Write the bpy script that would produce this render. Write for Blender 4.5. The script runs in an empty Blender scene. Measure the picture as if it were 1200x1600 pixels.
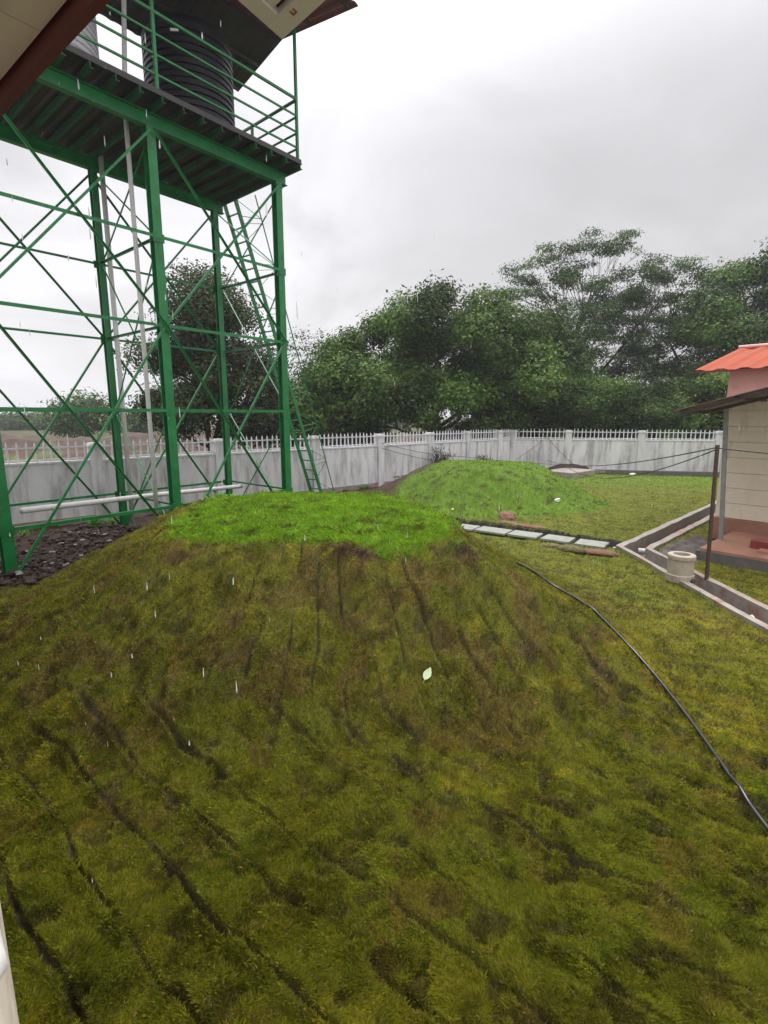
import bpy, math, random
import numpy as np
from mathutils import Vector, Matrix
random.seed(7); RNG = np.random.default_rng(11)
sc = bpy.context.scene; COL = sc.collection

# ------------------------------------------------------------------ camera
H = 2.8; FPX = 820.0; PITCH = math.radians(10.4)
cam_d = bpy.data.cameras.new('camera'); cam = bpy.data.objects.new('camera', cam_d); COL.objects.link(cam)
cam.location = (0, 0, H); cam.rotation_euler = (math.radians(90) - PITCH, 0, 0)
cam_d.sensor_fit = 'VERTICAL'; cam_d.sensor_height = 36.0; cam_d.lens = 36.0 * FPX / 1600.0
cam_d.clip_start = 0.05; cam_d.clip_end = 3000
sc.camera = cam
sc.render.resolution_x = 768; sc.render.resolution_y = 1024

# ------------------------------------------------------------------ world, sun, exposure
SUN_EL = math.radians(62); SUN_AZ = math.radians(25)
w = bpy.data.worlds.new('World'); sc.world = w; w.use_nodes = True
nt = w.node_tree; nt.nodes.clear()
def N(nt, t, **k):
    n = nt.nodes.new(t)
    for a, b in k.items():
        if a.startswith('_'): setattr(n, a[1:], b)
        else: n.inputs[a.replace('__', ' ')].default_value = b
    return n
L = lambda nt, a, b: nt.links.new(a, b)
out = N(nt, 'ShaderNodeOutputWorld')
sky = N(nt, 'ShaderNodeTexSky', _sky_type='NISHITA', _sun_disc=False, _sun_elevation=SUN_EL, _sun_rotation=SUN_AZ, _dust_density=4.0, _air_density=1.5)
tc = N(nt, 'ShaderNodeTexCoord')
sep = N(nt, 'ShaderNodeSeparateXYZ'); L(nt, tc.outputs['Generated'], sep.inputs[0])
# overcast luminance: brighter to the zenith
zm = N(nt, 'ShaderNodeMath', _operation='MAXIMUM'); L(nt, sep.outputs[2], zm.inputs[0]); zm.inputs[1].default_value = 0.0
grad = N(nt, 'ShaderNodeMapRange', _interpolation_type='SMOOTHSTEP'); L(nt, zm.outputs[0], grad.inputs[0]); grad.inputs[1].default_value = 0.40; grad.inputs[2].default_value = 1.0; grad.inputs[3].default_value = 0.62; grad.inputs[4].default_value = 2.5
# cloud deck noise, projected on a plane above
mp = N(nt, 'ShaderNodeVectorMath', _operation='ADD'); L(nt, tc.outputs['Generated'], mp.inputs[0]); mp.inputs[1].default_value = (0.35, 0.0, 0.1)
sc1 = N(nt, 'ShaderNodeMapping'); sc1.inputs['Scale'].default_value = (1.0, 1.0, 1.9); L(nt, mp.outputs[0], sc1.inputs[0])
n1 = N(nt, 'ShaderNodeTexNoise', Scale=2.6, Detail=7.0, Roughness=0.52, Distortion=0.5); L(nt, sc1.outputs[0], n1.inputs['Vector'])
rmp = N(nt, 'ShaderNodeMapRange'); L(nt, n1.outputs[0], rmp.inputs[0])
rmp.inputs[1].default_value = 0.38; rmp.inputs[2].default_value = 0.60; rmp.inputs[3].default_value = 0.82; rmp.inputs[4].default_value = 1.07
# a darker bank of cloud low to the right
dt = N(nt, 'ShaderNodeVectorMath', _operation='DOT_PRODUCT'); L(nt, tc.outputs['Generated'], dt.inputs[0])
dv = Vector((0.55, 1.0, 0.27)).normalized(); dt.inputs[1].default_value = dv
wob = N(nt, 'ShaderNodeMath', _operation='MULTIPLY_ADD'); L(nt, n1.outputs[0], wob.inputs[0]); wob.inputs[1].default_value = 0.30; L(nt, dt.outputs['Value'], wob.inputs[2])
bk = N(nt, 'ShaderNodeMapRange', _interpolation_type='SMOOTHSTEP'); L(nt, wob.outputs[0], bk.inputs[0])
bk.inputs[1].default_value = 0.98; bk.inputs[2].default_value = 1.17; bk.inputs[3].default_value = 1.0; bk.inputs[4].default_value = 0.72
m1 = N(nt, 'ShaderNodeMath', _operation='MULTIPLY'); L(nt, grad.outputs[0], m1.inputs[0]); L(nt, rmp.outputs[0], m1.inputs[1])
m2 = N(nt, 'ShaderNodeMath', _operation='MULTIPLY'); L(nt, m1.outputs[0], m2.inputs[0]); L(nt, bk.outputs[0], m2.inputs[1])
cc = N(nt, 'ShaderNodeVectorMath', _operation='SCALE'); cc.inputs[0].default_value = (0.985, 0.97, 1.0); L(nt, m2.outputs[0], cc.inputs['Scale'])
bgc = N(nt, 'ShaderNodeBackground', Strength=1.17); L(nt, cc.outputs[0], bgc.inputs[0])
bgs = N(nt, 'ShaderNodeBackground', Strength=0.08); L(nt, sky.outputs[0], bgs.inputs[0])
mx = N(nt, 'ShaderNodeMixShader'); mx.inputs[0].default_value = 0.95
L(nt, bgs.outputs[0], mx.inputs[1]); L(nt, bgc.outputs[0], mx.inputs[2]); L(nt, mx.outputs[0], out.inputs[0])

sd = bpy.data.lights.new('sun', 'SUN'); sd.energy = 1.5; sd.angle = math.radians(16); sd.color = (1.0, 0.98, 0.95)
sun = bpy.data.objects.new('sun', sd); COL.objects.link(sun)
sun.rotation_euler = (math.radians(90) - SUN_EL, 0, math.radians(180) - SUN_AZ)
vs = sc.view_settings; vs.view_transform = 'Standard'; vs.look = 'None'; vs.gamma = 1; vs.use_curve_mapping = False; vs.exposure = 0.42

# ------------------------------------------------------------------ helpers
def tag(o, label=None, cat=None, group=None, kind=None):
    if label: o['label'] = label
    if cat: o['category'] = cat
    if group: o['group'] = group
    if kind: o['kind'] = kind
    return o
def empty(name, loc, label=None, cat=None, group=None, rz=0.0):
    o = bpy.data.objects.new(name, None); COL.objects.link(o); o.location = loc; o.rotation_euler = (0, 0, rz)
    o.empty_display_size = 0.2
    return tag(o, label, cat, group)
class MB:
    """collects shapes in world coordinates into one mesh"""
    def __init__(s): s.v = []; s.f = []
    def add(s, vs, fs):
        b = len(s.v); s.v += [tuple(p) for p in vs]; s.f += [tuple(i + b for i in f) for f in fs]; return s
    def box(s, c, size, X=(1, 0, 0), Y=(0, 1, 0), Z=(0, 0, 1)):
        c = Vector(c); X = Vector(X) * size[0] / 2; Y = Vector(Y) * size[1] / 2; Z = Vector(Z) * size[2] / 2
        vs = [c + X * a + Y * b + Z * d for d in (-1, 1) for (a, b) in ((-1, -1), (1, -1), (1, 1), (-1, 1))]
        return s.add(vs, [(3, 2, 1, 0), (4, 5, 6, 7), (0, 1, 5, 4), (1, 2, 6, 5), (2, 3, 7, 6), (3, 0, 4, 7)])
    def bar(s, p, q, a, b, up=(0, 0, 1)):
        p = Vector(p); q = Vector(q); Z = (q - p); l = Z.length; Z.normalize()
        up = Vector(up)
        if abs(Z.dot(up)) > 0.98: up = Vector((1, 0, 0))
        X = up.cross(Z).normalized(); Y = Z.cross(X)
        return s.box((p + q) / 2, (a, b, l), X, Y, Z)
    def angle(s, p, q, a, t, up=(0, 0, 1)):
        """L section of leg a, thickness t"""
        p = Vector(p); q = Vector(q); Z = (q - p); l = Z.length; Z.normalize(); up = Vector(up)
        if abs(Z.dot(up)) > 0.98: up = Vector((1, 0, 0))
        X = up.cross(Z).normalized(); Y = Z.cross(X); c = (p + q) / 2
        s.box(c, (t, a, l), X, Y, Z); s.box(c + X * (a / 2) + Y * (a / 2 - t / 2), (a - t, t, l), X, Y, Z); return s
    def tube(s, pts, r, n=8, cap=True):
        pts = [Vector(p) for p in pts]; m = len(pts)
        rs = list(r) if hasattr(r, '__len__') else [r] * m
        b = len(s.v); prevX = None
        for i, p in enumerate(pts):
            d = (pts[min(i + 1, m - 1)] - pts[max(i - 1, 0)]).normalized()
            if prevX is None:
                a = Vector((0, 0, 1)) if abs(d.z) < .9 else Vector((1, 0, 0)); X = a.cross(d).normalized()
            else: X = (prevX - d * prevX.dot(d)).normalized()
            prevX = X; Y = d.cross(X)
            for k in range(n):
                t = 2 * math.pi * k / n; s.v.append(tuple(p + (X * math.cos(t) + Y * math.sin(t)) * rs[i]))
        for i in range(m - 1):
            for k in range(n):
                k2 = (k + 1) % n; s.f.append((b + i * n + k, b + i * n + k2, b + (i + 1) * n + k2, b + (i + 1) * n + k))
        if cap: s.f.append(tuple(b + k for k in reversed(range(n)))); s.f.append(tuple(b + (m - 1) * n + k for k in range(n)))
        return s
    def lathe(s, c, prof, n=32):
        """prof list of (r,z)"""
        b = len(s.v); c = Vector(c)
        for r, z in prof:
            for k in range(n):
                t = 2 * math.pi * k / n; s.v.append((c.x + r * math.cos(t), c.y + r * math.sin(t), c.z + z))
        for i in range(len(prof) - 1):
            for k in range(n):
                k2 = (k + 1) % n; s.f.append((b + i * n + k, b + i * n + k2, b + (i + 1) * n + k2, b + (i + 1) * n + k))
        return s
    def build(s, name, mat, parent=None, smooth=False, bevel=0):
        me = bpy.data.meshes.new(name); org = Vector((0, 0, 0))
        if parent is not None:
            M = wmat(parent).inverted(); vs = [M @ Vector(v) for v in s.v]
        else:
            xs = np.array(s.v); org = Vector((float(xs[:, 0].mean()), float(xs[:, 1].mean()), float(xs[:, 2].min())))
            vs = [Vector(v) - org for v in s.v]
        me.from_pydata([tuple(v) for v in vs], [], s.f); me.update(); me.materials.append(mat)
        if smooth: me.polygons.foreach_set('use_smooth', [True] * len(me.polygons))
        o = bpy.data.objects.new(name, me); COL.objects.link(o)
        if parent is not None: o.parent = parent
        else: o.location = org
        if bevel:
            m = o.modifiers.new('bevel', 'BEVEL'); m.width = bevel; m.segments = 2; m.limit_method = 'ANGLE'
        return o
def wmat(o):
    M = Matrix.LocRotScale(o.location, o.rotation_euler, o.scale)
    return wmat(o.parent) @ M if o.parent else M
def npmesh(name, V, F, mat, parent=None, col=None, smooth=False, faceattr=None):
    V = np.asarray(V, np.float32); F = np.asarray(F, np.int32); k = F.shape[1]
    if parent is not None:
        M = np.array(wmat(parent).inverted()); V = (V @ M[:3, :3].T + M[:3, 3]).astype(np.float32)
    me = bpy.data.meshes.new(name)
    me.vertices.add(len(V)); me.vertices.foreach_set('co', V.ravel())
    me.loops.add(F.size); me.loops.foreach_set('vertex_index', F.ravel())
    me.polygons.add(len(F)); me.polygons.foreach_set('loop_start', np.arange(0, F.size, k, dtype=np.int32))
    me.update(calc_edges=True)
    if smooth: me.polygons.foreach_set('use_smooth', np.ones(len(F), bool))
    if col is not None:
        at = me.color_attributes.new('col', 'FLOAT_COLOR', 'POINT')
        c4 = np.ones((len(V), 4), np.float32); c4[:, :3] = col; at.data.foreach_set('color', c4.ravel())
    me.materials.append(mat)
    o = bpy.data.objects.new(name, me); COL.objects.link(o)
    if parent is not None: o.parent = parent
    return o

# numpy value noise
def _h(ix, iy, s):
    n = (ix.astype(np.int64) * 374761393 + iy.astype(np.int64) * 668265263 + s * 1442695041) & 0xffffffff
    n = ((n ^ (n >> 13)) * 1274126177) & 0xffffffff
    return ((n ^ (n >> 16)) & 0xffff) / 65535.0
def vn(x, y, s=0):
    x = np.asarray(x, float); y = np.asarray(y, float)
    ix = np.floor(x); iy = np.floor(y); fx = x - ix; fy = y - iy
    fx = fx * fx * fx * (fx * (fx * 6 - 15) + 10); fy = fy * fy * fy * (fy * (fy * 6 - 15) + 10)
    a = _h(ix, iy, s); b = _h(ix + 1, iy, s); c = _h(ix, iy + 1, s); d = _h(ix + 1, iy + 1, s)
    return (a + (b - a) * fx) * (1 - fy) + (c + (d - c) * fx) * fy
def fbm(x, y, s=0, o=4, g=0.5):
    r = 0; a = 1; t = 0
    for i in range(o):
        r = r + a * vn(x + 17.3 * i, y - 9.1 * i, s + i); t += a; a *= g; x = (x * 0.8 - y * 0.6) * 2.03; y = (y + x * 0.3) * 1.9
    return r / t
def sm(a, b, x):
    t = np.clip((x - a) / (b - a), 0, 1); return t * t * (3 - 2 * t)
def seg_dist(x, y, a, b):
    ax, ay = a; bx, by = b; dx, dy = bx - ax, by - ay
    t = np.clip(((x - ax) * dx + (y - ay) * dy) / (dx * dx + dy * dy), 0, 1)
    return np.hypot(x - ax - t * dx, y - ay - t * dy)
def poly_sdf(x, y, P):
    d = np.full(np.shape(x), 1e9); ins = np.zeros(np.shape(x), bool); n = len(P)
    for i in range(n):
        a = P[i]; b = P[(i + 1) % n]; d = np.minimum(d, seg_dist(x, y, a, b))
        c = ((a[1] > y) != (b[1] > y)) & (x < (b[0] - a[0]) * (y - a[1]) / (b[1] - a[1] + 1e-12) + a[0]); ins ^= c
    return np.where(ins, -d, d)

E1 = Vector((0.627, 0.779, 0)).normalized(); NN = Vector((0.779, -0.627, 0)).normalized()   # long and cross axes of tower and building
# ------------------------------------------------------------------ terrain
PLAT = [(-2.75, 6.3), (-1.5, 6.2), (0.2, 6.2), (1.05, 6.4), (1.05, 7.3), (0.5, 9.6), (-0.4, 10.3), (-2.5, 10.4), (-3.4, 9.2), (-3.2, 7.4)]
DR_C = [(5.27, 1.0), (5.27, 10.74), (11.9, 17.5)]     # drain centre line
PATH = ((1.4, 14.1), (4.95, 11.35))
P0 = Vector((7.7, 12.0, 0)); EA = Vector((0.68, -0.733, 0)).normalized(); EB = Vector((0.733, 0.68, 0)).normalized()
WL0 = (-14.0, 8.38); WL1 = (6.5, 27.2); WR1 = (26.0, 22.7)
def drain_d(x, y): return np.minimum(seg_dist(x, y, DR_C[0], DR_C[1]), seg_dist(x, y, DR_C[1], DR_C[2]))
def plat_d(x, y):
    return poly_sdf(x + 0.25 * (fbm(x * .9, y * .9, 40, 2) - .5), y + 0.3 * (fbm(x * .9, y * .9, 44, 2) - .5), PLAT)
def m2r(x, y):
    q = 0.16 * (fbm(x * .5, y * .5, 50, 2) - .5)
    return np.sqrt(((x - 3.5) / np.where(x < 3.5, 4.9, 4.0)) ** 2 + ((y - 17.3) / 3.4) ** 2) + q
def brick(a, b, wa, wb, s):
    """distance (m) to nearest seam of staggered strips, plus cell ids"""
    ia = np.floor(a / wa); fa = a / wa - ia
    off = _h(ia, ia * 0, s); jb = b / wb + off; ib = np.floor(jb); fb = jb - ib
    da = np.minimum(fa, 1 - fa) * wa; db = np.minimum(fb, 1 - fb) * wb
    ja = np.where(fa < .5, ia, ia + 1)
    return da, db, ia, ib, ja
def seam(x, y):
    """0..1 open joint between laid turf strips, tilt of each strip, id tone of each"""
    wx = x + 0.16 * (fbm(x * 1.6, y * 1.6, 60, 3) - .5); wy = y + 0.16 * (fbm(x * 1.6, y * 1.6, 66, 3) - .5)
    a = wx * E1.x + wy * E1.y; b = wx * NN.x + wy * NN.y
    da, db, ia, ib, ja = brick(a, b, 0.34, 0.95, 3)
    op = fbm(b * 1.3, ja * 3.1, 70, 3); op2 = _h(ia, ib, 9)
    s1 = (.60 + .40 * sm(0.42, 0.58, op)) * sm(.28, .36, op) * (1 - sm(0.006, 0.018 + .032 * vn(x * 9, y * 9, 333), da)) * sm(.0, .35, vn(x * 14, y * 14, 334) + .25); fa_ = (a / .34 + .08) % 1.0; st1 = np.where(fa_ < .84, .5 - fa_ / .84, -.5 + (fa_ - .84) / .16) * sm(.34, .54, op) * (.5 + vn(x * 5, y * 5, 335)) + 0.4 * sm(.7, .9, op2) * (1 - sm(0.005, 0.02, db))
    t1 = _h(ia, ib, 21)
    # on the mound's slopes strips run down the slope
    dist = np.hypot(x + 1.0, y - 7.6)
    ang = np.arctan2(y - 9.5, x + 1.0); a2 = ang * 5.2 + 0.12 * (fbm(x * 2, y * 2, 81, 2) - .5)
    da, db, ia, ib, ja = brick(a2, dist, 0.34, 1.1, 5)
    op = fbm(dist * 1.5, ja * 2.7, 75, 3)
    s2 = (.5 + .5 * sm(0.46, 0.60, op)) * sm(.34, .42, op) * (1 - sm(0.004, 0.012 + .022 * vn(x * 9, y * 9, 333), da)) + 0.4 * sm(.6, .9, _h(ia, ib, 13)) * (1 - sm(0.005, 0.022, db))
    t2 = _h(ia, ib, 23)
    pd = poly_sdf(x, y, PLAT); k = sm(1.6, 2.0, pd)
    st2 = 0.0
    return s1 * k + s2 * (1 - k), t1 * k + t2 * (1 - k), st1 * k + st2 * (1 - k)
def m1_h(x, y):
    d = plat_d(x, y); wd = 2.08 + 0.45 * sm(1.0, -4.5, x) + 0.15 * sm(0.5, 2.5, x)
    t = np.clip(d / wd, 0, 1)
    h = 1.3 * (1 - t) ** 1.12
    return np.where(d < 0, 1.3 + 0.10 * sm(0, 1.3, -d), h), d
def lush(x, y):
    d = plat_d(x, y); n = fbm(x * 2.6, y * 2.6, 90, 4)
    a = sm(0.10, -0.14, d + 0.55 * (n - .5))
    b = sm(1.0, 0.92, m2r(x, y) + 0.12 * (n - .5) + .10 * sm(3.5, 6, x) * sm(17, 14, y))
    c = 0.75 * sm(19.0, 23.5, y + 4 * (n - .5)) * (x > 4.0)
    return np.clip(np.maximum(np.maximum(a, b), c), 0, 1)
def wall_d(x, y): return np.minimum(seg_dist(x, y, WL0, WL1), seg_dist(x, y, WL1, WR1))
def left_soil(x, y):
    """bare ground under the tower and along the left wall"""
    n = fbm(x * 1.3, y * 1.3, 95, 3)
    p = x * NN.x + y * NN.y                        # across the tower
    s = sm(-9.4, -10.2, p + 1.0 * (n - .5)) * sm(1.9, 2.4, plat_d(x, y) + .6 * (n - .5))
    return np.where(y > 5.5, s, 0) * sm(1.15, 1.02, m2r(x, y) * 0 + 1.0)
def inside_yard(x, y):
    c = (x - WL0[0]) * (WL1[1] - WL0[1]) - (y - WL0[1]) * (WL1[0] - WL0[0])
    c2 = (x - WL1[0]) * (WR1[1] - WL1[1]) - (y - WL1[1]) * (WR1[0] - WL1[0])
    return (c > 0) & (c2 > 0)
def terrain(x, y, micro=True):
    x = np.asarray(x, float); y = np.asarray(y, float)
    h1, d1 = m1_h(x, y)
    r = m2r(x, y); t = np.clip((r - 0.25) / 0.75, 0, 1)
    h2 = 1.27 * (0.5 + 0.5 * np.cos(math.pi * t)) ** 0.9
    z = np.maximum(h1, 0) + h2
    near = sm(26, 18, y)
    z = z + 0.05 * (fbm(x * .5, y * .5, 1, 2) - .5) * 2 * near
    lu = lush(x, y)
    slope = sm(0, .4, d1) * sm(2.8, 1.6, d1)
    z = z + (0.10 + 0.09 * slope) * (fbm(x * 2.2, y * 2.2, 4, 3) - .5) * near
    if micro:
        s, tone, step = seam(x, y); s = s * (1 - lu)
        n5 = fbm(x * 9, y * 9, 6, 3); a_e = x * E1.x + y * E1.y; b_e = x * NN.x + y * NN.y
        z = z + 0.05 * (fbm(a_e * 3.2, b_e * 1.1, 300, 3) - .5) * near * (1 - lu) + (0.070 * (n5 - .5) * (.25 + .75 * sm(13, 6, y)) + 0.04 * (tone - .5) * (1 - lu) - 0.046 * s + .060 * step * (1 - lu) * sm(14, 8, y)) * near
        z = z + 0.05 * lu * (fbm(x * 5, y * 7, 8, 3) - .5)
        z = z - 0.04 * sm(.60, .72, fbm(x * 5.3, y * 5.3, 110, 4)) * near * (1 - lu)
    z = z * (1 - sm(-.2, .3, -wall_d(x, y) + .3)) if False else z
    z = np.where(inside_yard(x, y), z, -0.05)
    dd = drain_d(x, y); z = np.where(dd < 0.7, z * sm(0.3, 0.7, dd) + 0.02 * (1 - sm(.3, .7, dd)), z)
    z = np.where(dd < 0.26, -0.5, z)
    dp = seg_dist(x, y, *PATH); z = np.where(h1 < .35, z - 0.13 * (1 - sm(0.30, 0.42, dp)), z)
    # level under the house slab
    qa = (x - P0.x) * EA.x + (y - P0.y) * EA.y; qb = (x - P0.x) * EB.x + (y - P0.y) * EB.y
    hs = (qa > -0.2) & (qb > -2.9); z = np.where(hs, np.minimum(z, 0.0), z)
    return z
MICRO = terrain
def hit(u, v, lift=0.0):
    wv = -(v - 800) / FPX; d = Vector(((u - 600) / FPX, math.cos(PITCH) + wv * math.sin(PITCH), -math.sin(PITCH) + wv * math.cos(PITCH)))
    t = 1.0
    ts = np.arange(1.0, 40, 0.01); X = d.x * ts; Y = d.y * ts; Z = H + d.z * ts
    g = terrain(X, Y, False) + lift; i = int(np.argmax(Z < g)); return Vector((X[i], Y[i], float(g[i])))
def G(u, v, z=0.0):
    wv = -(v - 800) / FPX; d = Vector(((u - 600) / FPX, math.cos(PITCH) + wv * math.sin(PITCH), -math.sin(PITCH) + wv * math.cos(PITCH)))
    t = (z - H) / d.z; return Vector((d.x * t, d.y * t, z))
def tz(x, y): return float(terrain(np.array([x]), np.array([y]))[0])

def ground_color(x, y, blades=False):
    x = np.asarray(x, float); y = np.asarray(y, float); c3 = lambda *a: np.array(a)[None, :]
    n1 = fbm(x * .75, y * .75, 120, 4)[:, None]; n2 = fbm(x * 3.4, y * 3.4, 130, 4)[:, None]; n3 = fbm(x * 13, y * 13, 140, 3)[:, None]
    s, tone, _st = seam(x, y); s = s[:, None]; tone = tone[:, None]; lu = lush(x, y)[:, None]
    d1 = plat_d(x, y)[:, None]
    olive = c3(.215, .225, .018); green = c3(.168, .212, .016); yel = c3(.31, .30, .024); brown = c3(.20, .150, .034); soil = c3(.042, .032, .014)
    k = np.clip((n1 - .5) * 1.4 + .26 + (tone - .5) * .5 + (n2 - .5) * 1.1, 0, 1)
    c = olive * (1 - k) + green * k
    ky = sm(.50, .72, n2 * .55 + (1 - n1) * .45 + (n3 - .5) * .3); c = c * (1 - ky) + yel * ky
    # drier turf on the mound's face
    dry = sm(0.0, .3, d1) * sm(3.0, 1.4, d1)
    kb = .75 * sm(.57, .72, fbm(x * 3.1, y * 3.1, 150, 4)[:, None] + .05 * dry + .22 * (n3 - .5) + .10 * (tone - .5)); kb = kb * (0.75 + .25 * dry)
    c = c * (1 - .25 * dry) * (1 - kb) + brown * kb * (1 - .2 * dry)
    far = sm(6.5, 12, y)[:, None]
    c = c * (1 - far * .8) + (c3(.185, .235, .018) * (.55 + .45 * (1 - n2)) + green * .5 * n2) * far * .8
    ks = .55 * sm(.64, .74, fbm(x * 5.3, y * 5.3, 110, 4) + .08 * (n3[:, 0] - .5))[:, None]; c = c * (1 - ks) + soil * 1.7 * (.6 + n3) * ks
    c = c * (1 - s) + soil * s
    # laid edge at the lip of the plateau: bare earth showing
    lip = np.exp(-((d1 - .12) / .10) ** 2) * sm(.47, .60, fbm(x * 4, y * 4, 160, 3)[:, None]); c = c * (1 - lip) + c3(.085, .045, .025) * lip
    lc = c3(.175, .340, .022) * (.62 + .66 * n2) * (1 - .14 * sm(11, 13, y))[:, None] + c3(.05, .04, .0) * (n3 - .35)
    bare = sm(.66, .74, fbm(x * 4, y * 8, 170, 3))[:, None] * lu; lc = lc * (1 - .7 * bare) + c3(.07, .06, .02) * .7 * bare
    c = c * (1 - lu) + lc * lu
    ls = left_soil(x, y)[:, None]; sc_ = c3(.052, .031, .022) * (.5 + n2 + .6 * n3)
    wd = wall_d(x, y)[:, None]; ls = np.maximum(ls, sm(.75, .45, wd + .35 * (n2 - .5)))
    c = c * (1 - ls) + sc_ * ls
    pd = seg_dist(x, y, *PATH)[:, None]; kp = sm(.50, .36, pd + .12 * (n2 - .5)); c = c * (1 - kp) + c3(.020, .018, .018) * kp
    qa = (x - P0.x) * EA.x + (y - P0.y) * EA.y; qb = (x - P0.x) * EB.x + (y - P0.y) * EB.y
    pv = (sm(-.45, -.3, qa) * sm(-2.9, -2.65, qb) * sm(.55, .4, qa) * sm(.2, -.1, qb))[:, None] * (drain_d(x, y) > .3)[:, None]
    c = c * (1 - pv) + c3(.17, .158, .14) * (.5 + n2 * .9 - .3 * n3) * pv
    kd = (drain_d(x, y) < .42)[:, None]; c = np.where(kd & (drain_d(x, y) < .3)[:, None], c3(.05, .045, .04), c)
    ins = inside_yard(x, y)[:, None]
    outc = c3(.075, .105, .022) * (.55 + n2) ; red = c3(.085, .042, .028) * (.6 + .8 * n2)
    kr = sm(.42, .55, n1); c = np.where(ins, c, outc * (1 - kr) + red * kr)
    mott = fbm(x * 7.5, y * 7.5, 401, 3)[:, None]; dk_ = .7 * sm(.50, .68, mott) * (1 - .6 * lu)
    c = c * (1 - .50 * dk_ * ins) * (.88 + .30 * (fbm(x * 24, y * 24, 411, 2)[:, None] - .5))
    c = c * (1 - (.13 + .0 * far) * ins * (1 - lu) - .14 * ins * lu)
    return np.clip(c, .004, .6), np.clip(np.maximum(np.maximum(s, .35 * ks * (1 - lu)), np.maximum(ls, np.maximum(kp, pv))), 0, 1)[:, 0], lu[:, 0]

# ------------------------------------------------------------------ materials
def mat(name, color, rough=0.7, var=0.25, scale=6.0, bump=0.15, bscale=None, metal=0.0, spec=0.5, color2=None, c2th=(.55, .7), c2scale=3.0, stretch=None, detail=6.0, coat=0.0):
    m = bpy.data.materials.new(name); m.use_nodes = True; t = m.node_tree; b = t.nodes['Principled BSDF']
    g = N(t, 'ShaderNodeNewGeometry'); vec = g.outputs['Position']
    if stretch:
        mpn = N(t, 'ShaderNodeMapping'); mpn.inputs['Scale'].default_value = stretch; L(t, vec, mpn.inputs[0]); vec = mpn.outputs[0]
    n = N(t, 'ShaderNodeTexNoise', Scale=scale, Detail=detail, Roughness=0.62); L(t, vec, n.inputs['Vector'])
    mr = N(t, 'ShaderNodeMapRange'); L(t, n.outputs[0], mr.inputs[0]); mr.inputs[1].default_value = .25; mr.inputs[2].default_value = .75; mr.inputs[3].default_value = 1 - var; mr.inputs[4].default_value = 1 + var
    base = N(t, 'ShaderNodeRGB'); base.outputs[0].default_value = (*color, 1); co = base.outputs[0]
    if color2:
        n2 = N(t, 'ShaderNodeTexNoise', Scale=c2scale, Detail=8.0, Roughness=0.65); L(t, vec, n2.inputs['Vector'])
        r2 = N(t, 'ShaderNodeMapRange', _interpolation_type='SMOOTHSTEP'); L(t, n2.outputs[0], r2.inputs[0]); r2.inputs[1].default_value = c2th[0]; r2.inputs[2].default_value = c2th[1]
        mxn = N(t, 'ShaderNodeMix', _data_type='RGBA'); L(t, r2.outputs[0], mxn.inputs[0]); L(t, co, mxn.inputs[6]); mxn.inputs[7].default_value = (*color2, 1); co = mxn.outputs[2]
    sc_ = N(t, 'ShaderNodeVectorMath', _operation='SCALE'); L(t, co, sc_.inputs[0]); L(t, mr.outputs[0], sc_.inputs['Scale']); L(t, sc_.outputs[0], b.inputs['Base Color'])
    b.inputs['Roughness'].default_value = rough; b.inputs['Metallic'].default_value = metal; b.inputs['Specular IOR Level'].default_value = spec
    rr = N(t, 'ShaderNodeMapRange'); L(t, n.outputs[0], rr.inputs[0]); rr.inputs[3].default_value = max(.05, rough - .15); rr.inputs[4].default_value = min(1, rough + .15); L(t, rr.outputs[0], b.inputs['Roughness'])
    if bump:
        nb = N(t, 'ShaderNodeTexNoise', Scale=bscale or scale * 5, Detail=5.0); L(t, g.outputs['Position'], nb.inputs['Vector'])
        bp = N(t, 'ShaderNodeBump', Strength=bump, Distance=0.01); L(t, nb.outputs[0], bp.inputs['Height']); L(t, bp.outputs[0], b.inputs['Normal'])
    return m
def colmat(name, rough=.75, trans=0.0, spec=.3, nscale=None, namt=.3, bump=0.0):
    m = bpy.data.materials.new(name); m.use_nodes = True; t = m.node_tree; b = t.nodes['Principled BSDF']; o = t.nodes['Material Output']
    a = N(t, 'ShaderNodeVertexColor', _layer_name='col'); co = a.outputs[0]
    if nscale:
        g = N(t, 'ShaderNodeNewGeometry'); n = N(t, 'ShaderNodeTexNoise', Scale=nscale, Detail=6.0, Roughness=.7); L(t, g.outputs['Position'], n.inputs['Vector'])
        mr = N(t, 'ShaderNodeMapRange'); L(t, n.outputs[0], mr.inputs[0]); mr.inputs[1].default_value = .3; mr.inputs[2].default_value = .7; mr.inputs[3].default_value = 1 - namt; mr.inputs[4].default_value = 1 + namt
        s = N(t, 'ShaderNodeVectorMath', _operation='SCALE'); L(t, co, s.inputs[0]); L(t, mr.outputs[0], s.inputs['Scale']); co = s.outputs[0]
        if bump:
            bp = N(t, 'ShaderNodeBump', Strength=bump, Distance=.02); L(t, n.outputs[0], bp.inputs['Height']); L(t, bp.outputs[0], b.inputs['Normal'])
    L(t, co, b.inputs['Base Color']); b.inputs['Roughness'].default_value = rough; b.inputs['Specular IOR Level'].default_value = spec
    if trans:
        tr = N(t, 'ShaderNodeBsdfTranslucent'); L(t, co, tr.inputs[0]); mx_ = N(t, 'ShaderNodeMixShader'); mx_.inputs[0].default_value = trans
        L(t, b.outputs[0], mx_.inputs[1]); L(t, tr.outputs[0], mx_.inputs[2]); L(t, mx_.outputs[0], o.inputs[0])
    return m
M_ground = colmat('turf_ground', .85, nscale=55, namt=.45, bump=.8, spec=.2)
M_blade = colmat('grass_blade', .7, trans=.38, spec=.12)
M_leaf = colmat('tree_leaf', .6, trans=.22, spec=.14)
M_green = mat('green_paint', (.006, .160, .038), .38, .28, 4, .15, color2=(.020, .075, .028), c2th=(.55, .72), c2scale=5)
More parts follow.
